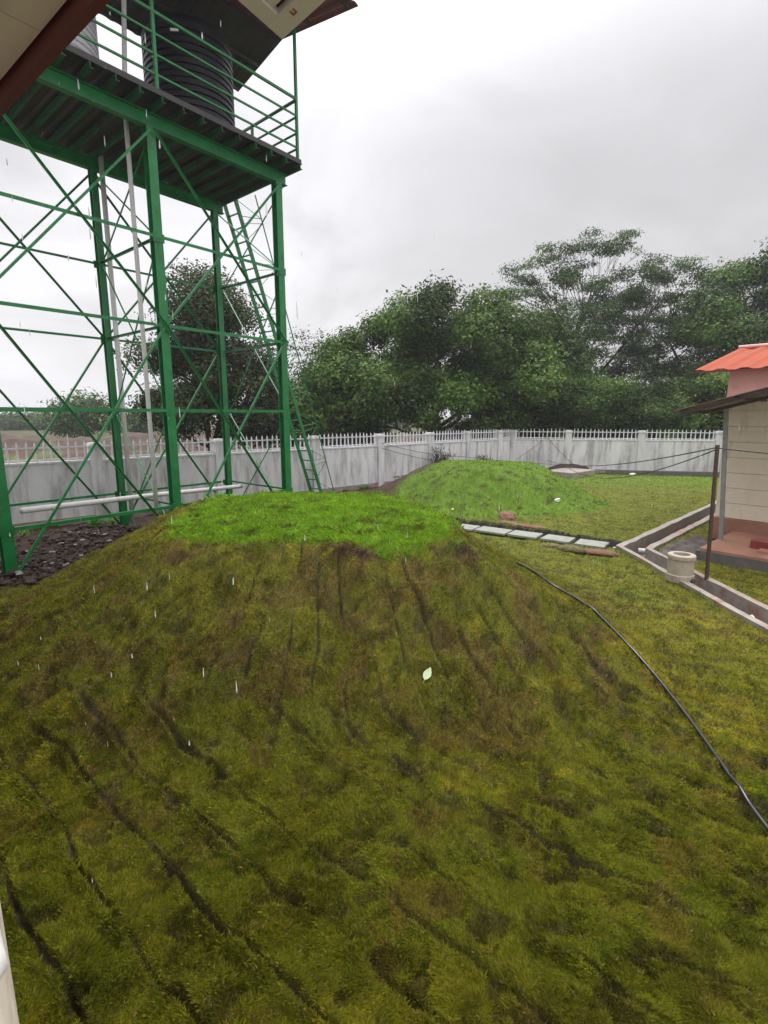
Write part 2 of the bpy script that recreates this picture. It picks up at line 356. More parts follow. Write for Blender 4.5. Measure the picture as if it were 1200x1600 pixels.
M_deck = mat('weathered_sheet', (.030, .027, .024), .55, .4, 2.5, .1, stretch=(1, 1, .3))
M_rust = mat('rusty_steel', (.060, .028, .018), .7, .4, 30, .3)
M_joist = mat('shaded_rusty_green_paint', (.010, .085, .030), .6, .35, 3, .1, color2=(.035, .026, .018), c2th=(.48, .66), c2scale=2.5)  # tower green darkened for the shade under the deck, with brown rust patches
M_tank = mat('black_plastic', (.012, .013, .018), .42, .2, 5, 0, spec=.3)
M_tankw = mat('grey_plastic', (.62, .62, .64), .45, .1, 5, 0)
M_pvc = mat('white_pvc', (.60, .60, .58), .4, .10, 4, 0, color2=(.42, .38, .36), c2th=(.5, .75), c2scale=4)
M_wall = mat('weathered_limewash', (.60, .60, .60), .9, .16, 1.6, .3, bscale=30, color2=(.33, .32, .31), c2th=(.46, .68), c2scale=1.7, stretch=(2.2, 2.2, .35))
M_pick = mat('white_picket_paint', (.60, .60, .62), .6, .12, 8, .05, color2=(.35, .32, .31), c2th=(.58, .75), c2scale=6)
M_cream = mat('cream_paint', (.75, .67, .54), .75, .10, 2, .15, bscale=20, color2=(.46, .38, .29), c2th=(.50, .72), c2scale=2.0, stretch=(1.5, 1.5, .8))
M_pink = mat('pink_paint', (.62, .33, .29), .8, .10, 2, .1, color2=(.50, .26, .22))
M_red = mat('red_sheet', (.30, .058, .022), .7, .25, 4, .05, spec=.15, color2=(.32, .05, .03), c2th=(.6, .8))
M_maroon = mat('maroon_paint', (.13, .022, .026), .5, .15, 5, .05)
M_beige = mat('beige_panel', (.80, .69, .62), .6, .07, 1.2, .04)
M_beige2 = mat('beige_frame', (.74, .68, .66), .5, .06, 2, .03)
M_dark = mat('dark_soffit', (.055, .042, .034), .6, .3, 4, .1)
M_plinth = mat('red_oxide_floor', (.30, .145, .095), .5, .25, 3, .1, color2=(.25, .12, .085))
M_step = mat('dark_red_step', (.20, .035, .028), .4, .2, 5, .05)
M_conc = mat('wet_concrete', (.25, .225, .195), .7, .3, 5, .5, bscale=40, color2=(.26, .13, .085), c2th=(.50, .66), c2scale=2.6)
M_concd = mat('dark_concrete', (.10, .092, .085), .6, .35, 6, .5, bscale=30)
M_slab = mat('paving_stone', (.25, .26, .225), .45, .16, 7, .3, bscale=50, color2=(.15, .155, .13))
M_ring = mat('cement_ring', (.36, .31, .24), .8, .22, 9, .4, color2=(.22, .17, .13))
M_rock = mat('laterite', (.17, .085, .050), .85, .35, 12, .8, bscale=40, color2=(.12, .065, .04))
M_clod = mat('wet_black_soil', (.036, .021, .014), .8, .5, 14, .8, bscale=50)
M_hose = mat('black_hose', (.022, .022, .026), .25, .2, 10, 0)
M_cable = mat('black_cable', (.02, .02, .02), .5, .1, 10, 0)
M_bark = mat('bark', (.040, .030, .024), .85, .35, 9, .6, stretch=(1, 1, .3))
M_white = mat('white_litter', (.75, .75, .72), .6, .1, 20, 0)
M_wood = mat('grey_wood', (.16, .13, .105), .8, .3, 10, .3)
M_bank = mat('brown_bank', (.060, .034, .026), .9, .5, 1.2, .5, color2=(.055, .065, .025), c2th=(.5, .65), c2scale=.6)
M_galv = mat('galvanised', (.26, .27, .26), .5, .25, 6, .05, metal=.3)
M_redmark = mat('red_print', (.42, .10, .07), .6, .1, 20, 0)

# ------------------------------------------------------------------ ground sheet
ys = np.concatenate([np.linspace(-12, 0.6, 22), 0.62 + 1.0 * (np.exp(np.linspace(0, math.log(30.5), 640)) - 1) * .985 + .15, np.geomspace(31.5, 1500, 46)])
ss = np.linspace(-1, 1, 760); ss = np.sign(ss) * (np.abs(ss) * .62 + np.abs(ss) ** 3 * .38)
Yg, Sg = np.meshgrid(ys, ss, indexing='ij'); Xg = Sg * (np.abs(Yg) * 1.25 + 3.0)
xf = Xg.ravel(); yf = Yg.ravel(); zf = terrain(xf, yf)
gc, gm, gl = ground_color(xf, yf)
far = yf > 60; gc[far] = gc[far] * .5 + np.array([.05, .06, .03]) * .5
nr, ncl = Yg.shape; idx = np.arange(nr * ncl).reshape(nr, ncl)
F = np.stack([idx[:-1, :-1], idx[:-1, 1:], idx[1:, 1:], idx[1:, :-1]], -1).reshape(-1, 4)
# thatch under the blades: a little browner, and darkened to match their self-shadow
ground = npmesh('ground', np.stack([xf, yf, zf], -1), F, M_ground, col=gc * (np.array([.92, .86, .9]) * (1 - .24 * (1 - gm))[:, None]), smooth=True)
tag(ground, 'mown turf yard with two grassy mounds and bare soil under the green tower', None, kind='structure')

# ------------------------------------------------------------------ grass blades
def grass():
    n = 1330000
    u = np.where(RNG.uniform(0, 1, n) < .84, RNG.uniform(-120, 1320, n), RNG.uniform(-650, 1950, n)); v = 648 + (RNG.uniform(0, 1, n) ** 0.9) * np.where(RNG.uniform(0, 1, n) < .93, 1080, 2000)
    wv = -(v - 800) / FPX; dy = math.cos(PITCH) + wv * math.sin(PITCH); dz = -math.sin(PITCH) + wv * math.cos(PITCH); dx = (u - 600) / FPX
    # spread over the true surface: half from the plane z=0, half from the mound height
    zz = np.where(RNG.uniform(0, 1, n) < .55, RNG.uniform(0, .5, n), RNG.uniform(.5, 1.35, n))
    ok = dz < -0.03; t = (zz - H) / np.where(ok, dz, -1); x = dx * t; y = dy * t
    ok &= (y < 27) & (y > .6) & inside_yard(x, y); x = x[ok]; y = y[ok]
    c, bare, lu = ground_color(x, y)
    keep = RNG.uniform(0, 1, len(x)) > bare * 1.15
    keep &= (drain_d(x, y) > .325) & (seg_dist(x, y, *PATH) > .36)
    qa = (x - P0.x) * EA.x + (y - P0.y) * EA.y; qb = (x - P0.x) * EB.x + (y - P0.y) * EB.y
    keep &= ~((qa > .1) & (qb > -2.62))
    pz_ = ~keep; x = x[keep]; y = y[keep]; c = c[keep]; lu = lu[keep]; n = len(x)
    z = terrain(x, y)
    dist = np.hypot(x, y)
    hgt = (0.011 + 0.015 * RNG.uniform(0, 1, n) + lu * (.008 + .026 * RNG.uniform(0, 1, n))) * (1 + .012 * np.maximum(dist - 6, 0))
    hgt *= .6 + .9 * fbm(x * 4, y * 4, 200, 3)
    wdt = 0.0022 + 0.00062 * dist * (.6 + .6 * RNG.uniform(0, 1, n))
    az = RNG.uniform(0, 2 * math.pi, n); fa = fbm(x * 1.5, y * 1.5, 210, 2) * 12
    lean = hgt * (.45 + .9 * RNG.uniform(0, 1, n)); la = np.where(RNG.uniform(0, 1, n) < .5, fa, RNG.uniform(0, 6.283, n))
    bx = np.cos(az) * wdt; by = np.sin(az) * wdt
    tx = np.cos(la) * lean; ty = np.sin(la) * lean
    V = np.empty((n, 4, 3)); z0 = z - .008
    V[:, 0] = np.stack([x - bx, y - by, z0], -1); V[:, 1] = np.stack([x + bx, y + by, z0], -1)
    V[:, 2] = np.stack([x + bx * .7 + tx * .4, y + by * .7 + ty * .4, z + hgt * .62], -1)
    V[:, 3] = np.stack([x + tx, y + ty, z + hgt], -1)
    Fi = np.arange(n * 4).reshape(n, 4); F3 = np.concatenate([Fi[:, [0, 1, 2]], Fi[:, [0, 2, 3]]])
    jit = RNG.uniform(.68, 1.42, (n, 1)); hue = RNG.normal(0, .10, (n, 1))
    bc = c * np.array([[1.42, 1.32, 1.2]]) * jit * np.concatenate([1 + hue, np.ones((n, 1)), 1 - hue], 1)
    straw = (RNG.uniform(0, 1, n) < .05 * (1 - lu)); bc[straw] = np.array([.26, .20, .085]) * jit[straw]
    cc_ = np.repeat(bc[:, None, :], 4, 1).reshape(-1, 3)
    o = npmesh('grass', V.reshape(-1, 3), F3, M_blade, col=np.clip(cc_, .003, .6))
    tag(o, 'short green and olive grass covering the mounds and the yard', 'grass', kind='stuff')
grass()

# ------------------------------------------------------------------ water tower
A = Vector((-6.5, 8.8, 0)); B = Vector((-4.53, 11.25, 0)); C = Vector((-2.56, 13.7, 0)); V_ = Vector((-2.05, 1.78, 0))
Fq, D, E = A + V_, B + V_, C + V_
e1 = (C - A).normalized(); nb = V_.normalized(); UP = Vector((0, 0, 1)); nf = Vector((e1.y, -e1.x, 0))
tower = empty('water_tower', ((A + E) / 2), 'tall green steel tower with cross braces carrying a railed deck and a roof', 'tower')
ZR = [0.88, 2.91, 4.60, 6.28]; ZT = 8.25
def at(p, z): return Vector((p.x, p.y, z))
for P in (A, B, C, D, E, Fq):
    fl = .18 if P in (A, B, C) else .145; zb = -0.3
    m = MB(); h = (ZT - zb)
    for s in (-1, 1): m.box(at(P, zb + h / 2) + nf * s * (fl / 2 - .007), (fl, .014, h), e1, nf)
    m.box(at(P, zb + h / 2), (.012, fl - .03, h), e1, nf)
    m.build('leg', M_green, tower)
def brace(p, q, a, off=0.0, th=.008):
    d = (q - p).normalized(); u = Vector((0, 0, 1))
    MB().angle(p, q, a, th, u).build('brace', M_green, tower)
faces = [(A, B, nf * .104, .062), (B, C, nf * .104, .062), (Fq, D, -nf * .086, .052), (D, E, -nf * .086, .052), (A, Fq, -e1 * .104, .05), (B, D, e1 * .02, .05), (C, E, e1 * .104, .05)]
for p, q, o, a in faces:
    side = abs(o.normalized().dot(e1)) > .9
    for z in ZR: brace(at(p, z) + o, at(q, z) + o, a)
    if not side:
        for z0, z1 in ((0.0, 4.6), (4.6, 8.2)):
            o2 = o * 1.25
            brace(at(p, z0) + o2, at(q, z1) + o2, .042); brace(at(q, z0) + o2 * 1.13, at(p, z1) + o2 * 1.13, .042)
    else:
        for z0, z1 in ((0.0, 2.91), (2.91, 6.28), (6.28, 8.2)):
            brace(at(p, z0) + o * 1.3, at(q, z1) + o * 1.3, .034); brace(at(q, z0) + o * 1.7, at(p, z1) + o * 1.7, .034)
for P_, sgn in ((A, 1), (B, 1), (C, 1), (Fq, -1), (D, -1), (E, -1)):
    for z in ZR:
        o = MB().box(at(P_, z - .02) + nf * sgn * .097, (.23, .012, .16), e1, nf)
        for dx in (-.09, .09):
            for dz_ in (-.06, .05): o.box(at(P_, z - .02 + dz_) + nf * sgn * .108 + e1 * dx, (.022, .014, .022), e1, nf)
        o.build('gusset_plate', M_green, tower)
# beams under the deck
for p, q in ((A, C), (Fq, E)):
    m = MB(); a = p - e1 * .5; b = q + e1 * .28
    for z in (ZT + .007, ZT + .243): m.bar(at(a, z), at(b, z), .15, .014)
    m.bar(at(a, ZT + .125), at(b, ZT + .125), .012, .222); m.build('deck_beam', M_green, tower)
FO, BO, EO = .50, .34, .36
Ls, Le = -0.7, (C - A).length + EO
def dk(s, t, z): return A + e1 * s + nb * t + Vector((0, 0, z))      # s along, t across from the front row
WT = V_.length
nj = 18
for i in range(nj):
    s = Ls + .06 + (Le - Ls - .12) * i / (nj - 1)
    m = MB(); a = dk(s, -FO - .05, 8.56); b = dk(s, WT + BO + .05, 8.56)
    m.bar(a, b, .012, .12); m.bar(a + e1 * .03 + UP * .054, b + e1 * .03 + UP * .054, .05, .012); m.bar(a + e1 * .03 - UP * .054, b + e1 * .03 - UP * .054, .05, .012)
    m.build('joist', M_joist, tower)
m = MB(); ncor = 150
vsx = []
for i in range(ncor + 1):
    s = Ls + (Le - Ls) * i / ncor; zz = 8.640 + (.022 if (i // 2) % 2 else 0)
    vsx += [dk(s, -FO, zz), dk(s, WT + BO, zz), dk(s, -FO, zz - .006), dk(s, WT + BO, zz - .006)]
fs = []
for i in range(ncor):
    a = i * 4; b = a + 4; fs += [(a, b, b + 1, a + 1), (a + 2, a + 3, b + 3, b + 2), (a, a + 2, b + 2, b), (a + 1, b + 1, b + 3, a + 3)]
m.add(vsx, fs); dko = m.build('deck', M_deck, tower)
m = MB()
m.bar(dk(Ls, -FO - .01, 8.67), dk(Le, -FO - .01, 8.67), .012, .10).bar(dk(Ls, WT + BO + .01, 8.67), dk(Le, WT + BO + .01, 8.67), .012, .10)
m.bar(dk(Le + .01, -FO, 8.67), dk(Le + .01, WT + BO, 8.67), .012, .10)
m.build('deck_edge', M_deck, dko)
zr = [8.98, 9.31, 9.65, 10.0]
ft, bt = -FO + .06, WT + BO - .06; sl, sr = Ls + .05, Le - .05
sB = (B - A).length
for s, t, zt in ((sr, ft, 11.62), (sB, ft, 11.75), (.2, ft, 11.75), (sr, bt, 11.4), (sB, bt, 11.4), (sl, bt, 11.4), ((sr), (ft + bt) / 2, 10.03)):
    MB().bar(dk(s, t, 8.66), dk(s, t, zt), .055, .055, e1).build('railing_post', M_green, tower)
for k, z in enumerate(zr):
    r = .024 if k == 3 else .017
    MB().bar(dk(sl, ft, z), dk(sr, ft, z), r * 2, r * 2).build('rail', M_green, tower)
    MB().bar(dk(sr + .03, ft, z), dk(sr + .03, bt, z), r * 2, r * 2).build('rail', M_green, tower)
    MB().bar(dk(sl, bt, z), dk(sr, bt, z), r * 2, r * 2).build('rail', M_green, tower)
# gable canopy over the tanks, corrugated
def corr(p00, p01, p10, p11, n, amp, name, mt, parent, th=.01):
    """sheet between edge p00->p10 (along) and p01->p11, corrugation repeats along"""
    vs = []; fs = []
    nn = (p10 - p00).cross(p01 - p00).normalized()
    if nn.z < 0: nn = -nn
    for i in range(n + 1):
        t = i / n; a = p00.lerp(p10, t); b = p01.lerp(p11, t); o = nn * (amp * math.sin(i * math.pi / 2 + .7))
        vs += [a + o, b + o, a + o - nn * th, b + o - nn * th]
    for i in range(n):
        a = i * 4; b = a + 4; fs += [(a, b, b + 1, a + 1), (a + 2, a + 3, b + 3, b + 2), (a, a + 2, b + 2, b), (a + 1, b + 1, b + 3, a + 3)]
    fs += [(0, 1, 3, 2), (n * 4, n * 4 + 2, n * 4 + 3, n * 4 + 1)]
    return MB().add(vs, fs).build(name, mt, parent)
cb = Vector((-3.95, 16.0, 11.42)); Lc = 9.2
def cn(back, z, s): p = cb + nf * back + e1 * s; return Vector((p.x, p.y, z))
rs1 = corr(cn(0, 11.42, -Lc), cn(1.85, 11.95, -Lc), cn(0, 11.42, 0), cn(1.85, 11.95, 0), 130, .018, 'roof_sheet', M_deck, tower)
rs2 = corr(cn(1.85, 11.95, -Lc), cn(4.35, 11.62, -Lc), cn(1.85, 11.95, 0), cn(4.35, 11.62, 0), 130, .018, 'roof_sheet', M_maroon, tower)
for bk_, z_ in ((.15, 11.37), (1.0, 11.61), (1.85, 11.84), (3.0, 11.72), (4.2, 11.57)):
    MB().bar(cn(bk_, z_, -Lc + .1), cn(bk_, z_, -.12), .05, .07).build('purlin', M_deck, rs1 if bk_ < 2 else rs2)
# tanks
def tank(cen, r, h, mt, lab, name='water_tank'):
    t = empty(name, cen, lab, 'water tank')
    prof = [(0.0, 0.0), (r * .97, 0.0)]; z = .05; nrib = 17; dz = (h - .45) / nrib
    for i in range(nrib):
        prof += [(r, z), (r, z + dz * .55), (r * .965, z + dz * .68), (r * .965, z + dz * .88)]; z += dz
    prof += [(r, h - .38), (r * .95, h - .25), (r * .6, h - .08), (r * .28, h - .03), (r * .28, h - .02)]
    MB().lathe(cen, prof, 56).build('tank_body', mt, t, smooth=False)
    MB().lathe(cen + Vector((0, 0, h - .03)), [(0.0, .10), (.22 * r, .10), (.31 * r, .07), (.31 * r, 0), (0, 0)], 32).build('lid', mt, t)
    d = (Vector((0, 0, 0)) - cen); d.z = 0; d.normalize(); d = (d + Vector((-.25, 0, 0))).normalized(); sx = Vector((d.y, -d.x, 0))
    return t, d, sx
TC = Vector((-4.42, 13.5, 8.672))
t1, d_, sx_ = tank(TC, .96, 2.62, M_tank, 'large ribbed black water tank standing on the green tower deck')
MB().box(TC + d_ * .965 + Vector((0, 0, 2.02)), (.17, .01, .05), sx_, d_).build('label_plate', M_white, t1)
tank(Vector((-6.35, 11.25, 8.672)), .90, 2.3, M_tankw, 'pale grey ribbed water tank at the far left end of the tower deck')

# ladder with handrail beside the tower
lt = Vector((-4.25, 15.75, 8.62)); lb = Vector((-2.3, 18.0, 0.0)); hw = nf * .25
lad = empty('access_ladder', lb, 'slanting green steel ladder with side handrail leaning on the right end of the tower', 'ladder')
for s in (-1, 1): MB().bar(lb + hw * s, lt + hw * s, .05, .10).build('ladder_rail', M_green, lad)
nr_ = 26
for i in range(1, nr_):
    p = lb.lerp(lt, i / nr_); MB().tube([p - hw * .97, p + hw * .97], .022, 6).build('rung', M_green, lad)
ho = Vector((e1.x * .72, e1.y * .72, .30))
a = lb + hw + ho * .75; b = lt + hw + ho * .95
hr = MB().tube([a, b], .018, 6).build('handrail', M_green, lad)
for i in range(15):
    p = (lb + hw).lerp(lt + hw, (i + .3) / 15); q = a.lerp(b, (i + (.8 if i % 2 else 0)) / 15)
    MB().tube([p, q], .010, 5).build('handrail_strut', M_green, hr)
    p2 = (lb + hw).lerp(lt + hw, (i + 1) / 15); MB().tube([q, p2], .009, 5).build('handrail_strut', M_green, hr)
MB().box(lb + Vector((0, 0, -.02)), (.7, .25, .08), nf, e1).build('foot_plate', M_conc, lad)

# pipes
def pipe(name, pts, r, mt, lab, cat='pipe', n=10, group=None):
    o = MB().tube(pts, r, n).build(name, mt, smooth=True); tag(o, lab, cat, group); return o
px = Vector((-5.08, 11.55, 0))
pipe('downpipe', [at(px, 0), at(px, 2.6), at(px, 2.7), at(px, 8.6), at(px, 8.7), at(px + nf * .15 + e1 * .15, 11.6)], .045, M_pvc, 'thin white plastic pipe rising past the deck just left of the middle front leg')
px = D + nf * .16 + e1 * .14
pipe('downpipe', [at(px, 0), at(px, 4), at(px, 8.55)], .055, M_pvc, 'thick pale pipe fixed against the right side of the rear left tower leg')
pa = Vector((-6.32, 9.0, 1.17)); pb = Vector((-4.15, 15.2, .78))
pipe('ground_pipe', [pa, pa.lerp(pb, .5) + Vector((0, 0, .02)), pb], .055, M_pvc, 'long white pipe lying level through the tower legs in front of the wall')
pipe('drain_outlet', [G(1020, 862, -.02) + Vector((-.25, .12, 0)), G(1020, 862, -.02) + Vector((.03, -.02, 0))], .05, M_pvc, 'short white pipe end poking into the open drain at its bend')
pipe('drain_outlet', [G(958, 857, .0), G(966, 858, 0.0) + Vector((.1, 0, 0))], .035, M_pvc, 'tiny white pipe end beside the last paving slab and the kerb')
pipe('drain_outlet', [Vector((5.22, 6.9, -.10)), Vector((5.36, 7.25, -.08))], .03, M_pvc, 'short white pipe lying in the near part of the open drain')

# ------------------------------------------------------------------ boundary walls
def wall(p, q, pills, lab, name='boundary_wall', capz=2.03):
    p = Vector((*p, 0)); q = Vector((*q, 0)); d = (q - p); Lw = d.length; d.normalize(); nrm = Vector((-d.y, d.x, 0))
    w_ = empty(name, p, lab, 'wall')
    MB().box(p.lerp(q, .5) + UP * .60, (Lw, .16, 2.0), d, nrm).build('wall_panel', M_wall, w_)
    MB().box(p.lerp(q, .5) + UP * 1.625, (Lw, .21, .05), d, nrm).build('coping', M_pick, w_)
    MB().box(p.lerp(q, .5) + UP * .06 , (Lw, .26, .22), d, nrm).build('footing', M_conc, w_)
    for s in pills:
        c = p + d * s
        po = MB().box(c + UP * .985, (.30, .30, 1.99), d, nrm).build('pillar', M_wall, w_)
        m = MB(); m.box(c + UP * 2.01, (.36, .36, .06), d, nrm); m.box(c + UP * 2.065, (.28, .28, .05), d, nrm); m.build('pillar_cap', M_wall, po)
    for s0, s1 in zip(pills[:-1], pills[1:]):
        m = MB(); L0 = s0 + .15; L1 = s1 - .15
        if L1 - L0 < .3: continue
        for z in (1.70, 2.00): m.bar(p + d * L0 + UP * z, p + d * L1 + UP * z, .03, .035)
        n = max(2, int((L1 - L0) / .185))
        for i in range(n):
            c = p + d * (L0 + (i + .5) * (L1 - L0) / n + random.gauss(0, .008)) - nrm * .012; lean = d * random.gauss(0, .012)
            x = .019; b0 = [c + d * a + nrm * b for a, b in ((-x, -x), (x, -x), (x, x), (-x, x))]
            m.add([v + UP * 1.65 for v in b0] + [v + lean + UP * 2.07 for v in b0] + [c + lean * 1.2 + UP * random.gauss(2.17, .012)], [(0, 1, 5, 4), (1, 2, 6, 5), (2, 3, 7, 6), (3, 0, 4, 7), (4, 5, 8), (5, 6, 8), (6, 7, 8), (7, 4, 8)])
        m.build('railing', M_pick, w_)
    return w_
dl = 20.5
SX = math.hypot(WL1[0] - WL0[0], WL1[1] - WL0[1]) / (WL1[0] - WL0[0])
pl = [(x - WL0[0]) * SX for x in (-13.0, -10.3, -7.75, -5.18, -2.5, -.2, 1.98, 3.9, 5.72)]
wall(WL0, WL1, pl + [math.hypot(WL1[0] - WL0[0], WL1[1] - WL0[1])], 'weathered whitewashed wall with white picket railing running behind the tower to the corner')
SR = math.hypot(WR1[0] - WL1[0], WR1[1] - WL1[1]) / (WR1[0] - WL1[0])
wr = [(x - WL1[0]) * SR for x in (9.25, 12.55, 15.85, 19.1, 22.4, 25.8)]
wall(WL1, WR1, [.17] + wr, 'whitewashed wall with white picket railing closing the yard from the corner to the small house')

# ------------------------------------------------------------------ drain channel
def offset(pl, o):
    r = []; n = len(pl)
    for i in range(n):
        ds = []
        if i > 0: ds.append((Vector(pl[i]) - Vector(pl[i - 1])).normalized())
        if i < n - 1: ds.append((Vector(pl[i + 1]) - Vector(pl[i])).normalized())
        nn = [Vector((-d.y, d.x)) for d in ds]; b = sum(nn, Vector((0, 0))).normalized(); k = o / b.dot(nn[0])
        r.append(Vector(pl[i]) + b * k)
    return r
def strip(pl, prof, name, mt, parent):
    """sweep closed profile [(offset,z)]"""
    pts = [Vector(p) for p in pl]; den = [pts[0]]
    for a, b in zip(pts[:-1], pts[1:]):
        n = max(1, int((b - a).length / .35))
        for i in range(1, n + 1): den.append(a.lerp(b, i / n))
    rings = []
    for o, z in prof:
        base = offset([tuple(p) for p in pts], o); dd = [base[0]]
        for a, b, a0, b0 in zip(base[:-1], base[1:], pts[:-1], pts[1:]):
            n = max(1, int((b0 - a0).length / .35))
            for i in range(1, n + 1): dd.append(a.lerp(b, i / n))
        rings.append([(p.x + random.uniform(-.012, .012), p.y + random.uniform(-.012, .012), z + (random.uniform(-.008, .008) if z > 0 else 0)) for p in dd])
    k = len(prof); m = len(rings[0]); vs = [rings[j][i] for i in range(m) for j in range(k)]; fs = []
    for i in range(m - 1):
        for j in range(k):
            j2 = (j + 1) % k; fs.append((i * k + j, (i + 1) * k + j, (i + 1) * k + j2, i * k + j2))
    fs.append(tuple(range(k))); fs.append(tuple((m - 1) * k + j for j in reversed(range(k))))
    return MB().add(vs, fs).build(name, mt, parent)
drain = empty('drain_channel', (5.27, 10.74, 0), 'open concrete drain bending past the little house in the yard', 'drain')
strip(DR_C, [(.19, -.36), (.19, .075), (.32, .085), (.32, -.36)], 'kerb', M_conc, drain)
strip(DR_C, [(-.32, -.36), (-.32, .075), (-.19, .085), (-.19, -.36)], 'kerb', M_conc, drain)
strip(DR_C, [(-.20, -.40), (-.20, -.30), (.20, -.30), (.20, -.40)], 'channel_bed', M_concd, drain)

# concrete ring standing on the drain
rc = Vector((5.05, 8.62, .02))
ring = empty('concrete_ring', rc, 'round cement chamber with a thick rim standing on the drain', 'cement ring')
MB().lathe(rc, [(.215, -.05), (.218, .13), (.202, .14), (.198, .40), (.215, .405), (.215, .46), (.20, .475), (.13, .475), (.125, .45), (.125, .1), (0, .1)], 36).build('ring_body', M_ring, ring, smooth=False); rb = bpy.data.objects['ring_body']
q = rc + Vector((.10, -.195, .06)); MB().tube([q + Vector((0, .05, 0)), q + Vector((.01, -.025, 0))], .038, 14).build('pipe_socket', M_dark, rb)
MB().tube([q + Vector((0, .0, 0)), q + Vector((.012, -.028, 0))], .02, 12).build('pipe_core', M_concd, rb)

# rusty pole and cables
pb_ = Vector((5.47, 8.55, .05)); ptop = Vector((5.45, 8.63, 2.33))
o = MB().bar(pb_, ptop, .045, .045).build('rusty_pole', M_rust); tag(o, 'thin rusty steel pole standing on the drain kerb and holding up the cables', 'pole')
def sag(p, q, s, n=14): return [p.lerp(q, i / n) + Vector((0, 0, -s * 4 * (i / n) * (1 - i / n))) for i in range(n + 1)]
wallp = lambda x, z: Vector((x, WL0[1] + (x - WL0[0]) * (WL1[1] - WL0[1]) / (WL1[0] - WL0[0]) - .30, z))
wr_p = lambda x, z: Vector((x, WL1[1] + (x - WL1[0]) * (WR1[1] - WL1[1]) / (WR1[0] - WL1[0]) - .22, z))
pipe('cable', sag(ptop + Vector((0, 0, -.04)), Vector((7.6, 24.5, .75)), .28, 20) , .011, M_cable, 'upper black cable running left from the pole top to the back wall', 'cable', 6)
pipe('cable', sag(ptop + Vector((0, 0, -.07)), Vector((8.2, 23.5, .55)), .50, 20), .010, M_cable, 'lower sagging black cable from the pole top to the back wall', 'cable', 6)
pipe('cable', sag(ptop + Vector((0, 0, -.05)), Vector((10.5, 8.2, 2.28)), .16), .010, M_cable, 'black cable running right from the pole top past the house', 'cable', 6)
pipe('cable', sag(wallp(-.1, 1.75), wallp(3.6, .95), .12) + sag(wallp(3.6, .95), wr_p(9.5, .35), .05)[1:], .010, M_cable, 'thin black cable drooping along the left wall towards the corner', 'cable', 6)
pipe('cable', sag(wallp(-.1, 1.55), wallp(3.2, .7), .1), .010, M_cable, 'shorter thin cable hanging low on the left wall', 'cable', 6)
pipe('cable', sag(wr_p(7.9, 2.05), wr_p(9.6, .3), .06), .011, M_cable, 'black cable slanting down the right wall beside the corner', 'cable', 6)
pipe('cable', sag(wr_p(8.0, 1.6), wr_p(6.75, .6), .05), .010, M_cable, 'faint cable slanting left down to the wall corner', 'cable', 6)

# hose lying over the ground
hp = []
for u, v in ((808, 881), (830, 896), (865, 918), (900, 940), (932, 963), (958, 988), (985, 1015), (1015, 1050), (1050, 1092), (1085, 1137), (1115, 1180), (1145, 1225), (1175, 1268), (1205, 1308), (1240, 1350), (1280, 1390)):
    p = hit(u, v); p.z = max(p.z, tz(p.x, p.y)) + .028; hp.append(p)
for _ in range(1): hp = [hp[0]] + [(hp[i - 1] + hp[i] * 2 + hp[i + 1]) / 4 for i in range(1, len(hp) - 1)] + [hp[-1]]
for h_ in hp: h_.z = max(h_.z - .01, tz(h_.x, h_.y) + .014)
def cr(pts, k=6):
    r = []
    for i in range(len(pts) - 1):
        p0 = pts[max(i - 1, 0)]; p1 = pts[i]; p2 = pts[i + 1]; p3 = pts[min(i + 2, len(pts) - 1)]
        for j in range(k):
            t = j / k; r.append(.5 * ((2 * p1) + (p2 - p0) * t + (2 * p0 - 5 * p1 + 4 * p2 - p3) * t * t + (3 * p1 - p0 - 3 * p2 + p3) * t ** 3))
    return r + [pts[-1]]
hq = cr(hp)
for h_ in hq: h_.z = max(h_.z, tz(h_.x, h_.y) + .016)
hq = [hq[0]] + [(hq[i - 1] + hq[i] + hq[i + 1]) / 3 + Vector((0, 0, .004)) for i in range(1, len(hq) - 1)] + [hq[-1]]
pipe('garden_hose', hq, .016, M_hose, 'long black hose lying down the turf slope towards the drain', 'hose', 10)

# leaf on the slope
p = hit(668, 1062); p.z = tz(p.x, p.y) + .045
def leaf_mesh(c, ln, wd, az, tilt, name, mt, lab, cat='leaf'):
    X = Vector((math.cos(az), math.sin(az) * math.cos(tilt), math.sin(az) * math.sin(tilt))); Y = Vector((-math.sin(az), math.cos(az) * math.cos(tilt), math.cos(az) * math.sin(tilt))); Z = X.cross(Y)
    vs = []; n = 9
    for i in range(n + 1):
        t = i / n; w_ = wd * math.sin(math.pi * min(1, t ** .8)) * .5 + .001; x = (t - .5) * ln; cu = .12 * ln * (t - .5) ** 2
        for s in (-1, 0, 1): vs.append(c + X * x + Y * w_ * s + Z * (cu + abs(s) * w_ * .25))
    fs = []
    for i in range(n):
        for j in (0, 1): a = i * 3 + j; fs.append((a, a + 3, a + 4, a + 1))
    m = MB().add(vs, fs); m.tube([c - X * ln * .72, c - X * ln * .45], .0018, 5); o = m.build(name, mt); md = o.modifiers.new('thick', 'SOLIDIFY'); md.thickness = .002; tag(o, lab, cat)
M_pleaf = mat('pale_leaf', (.36, .45, .25), .45, .1, 30, 0)
leaf_mesh(p, .145, .075, math.radians(62), math.radians(38), 'fallen_leaf', M_pleaf, 'single pale green leaf lying on the mossy mound face')

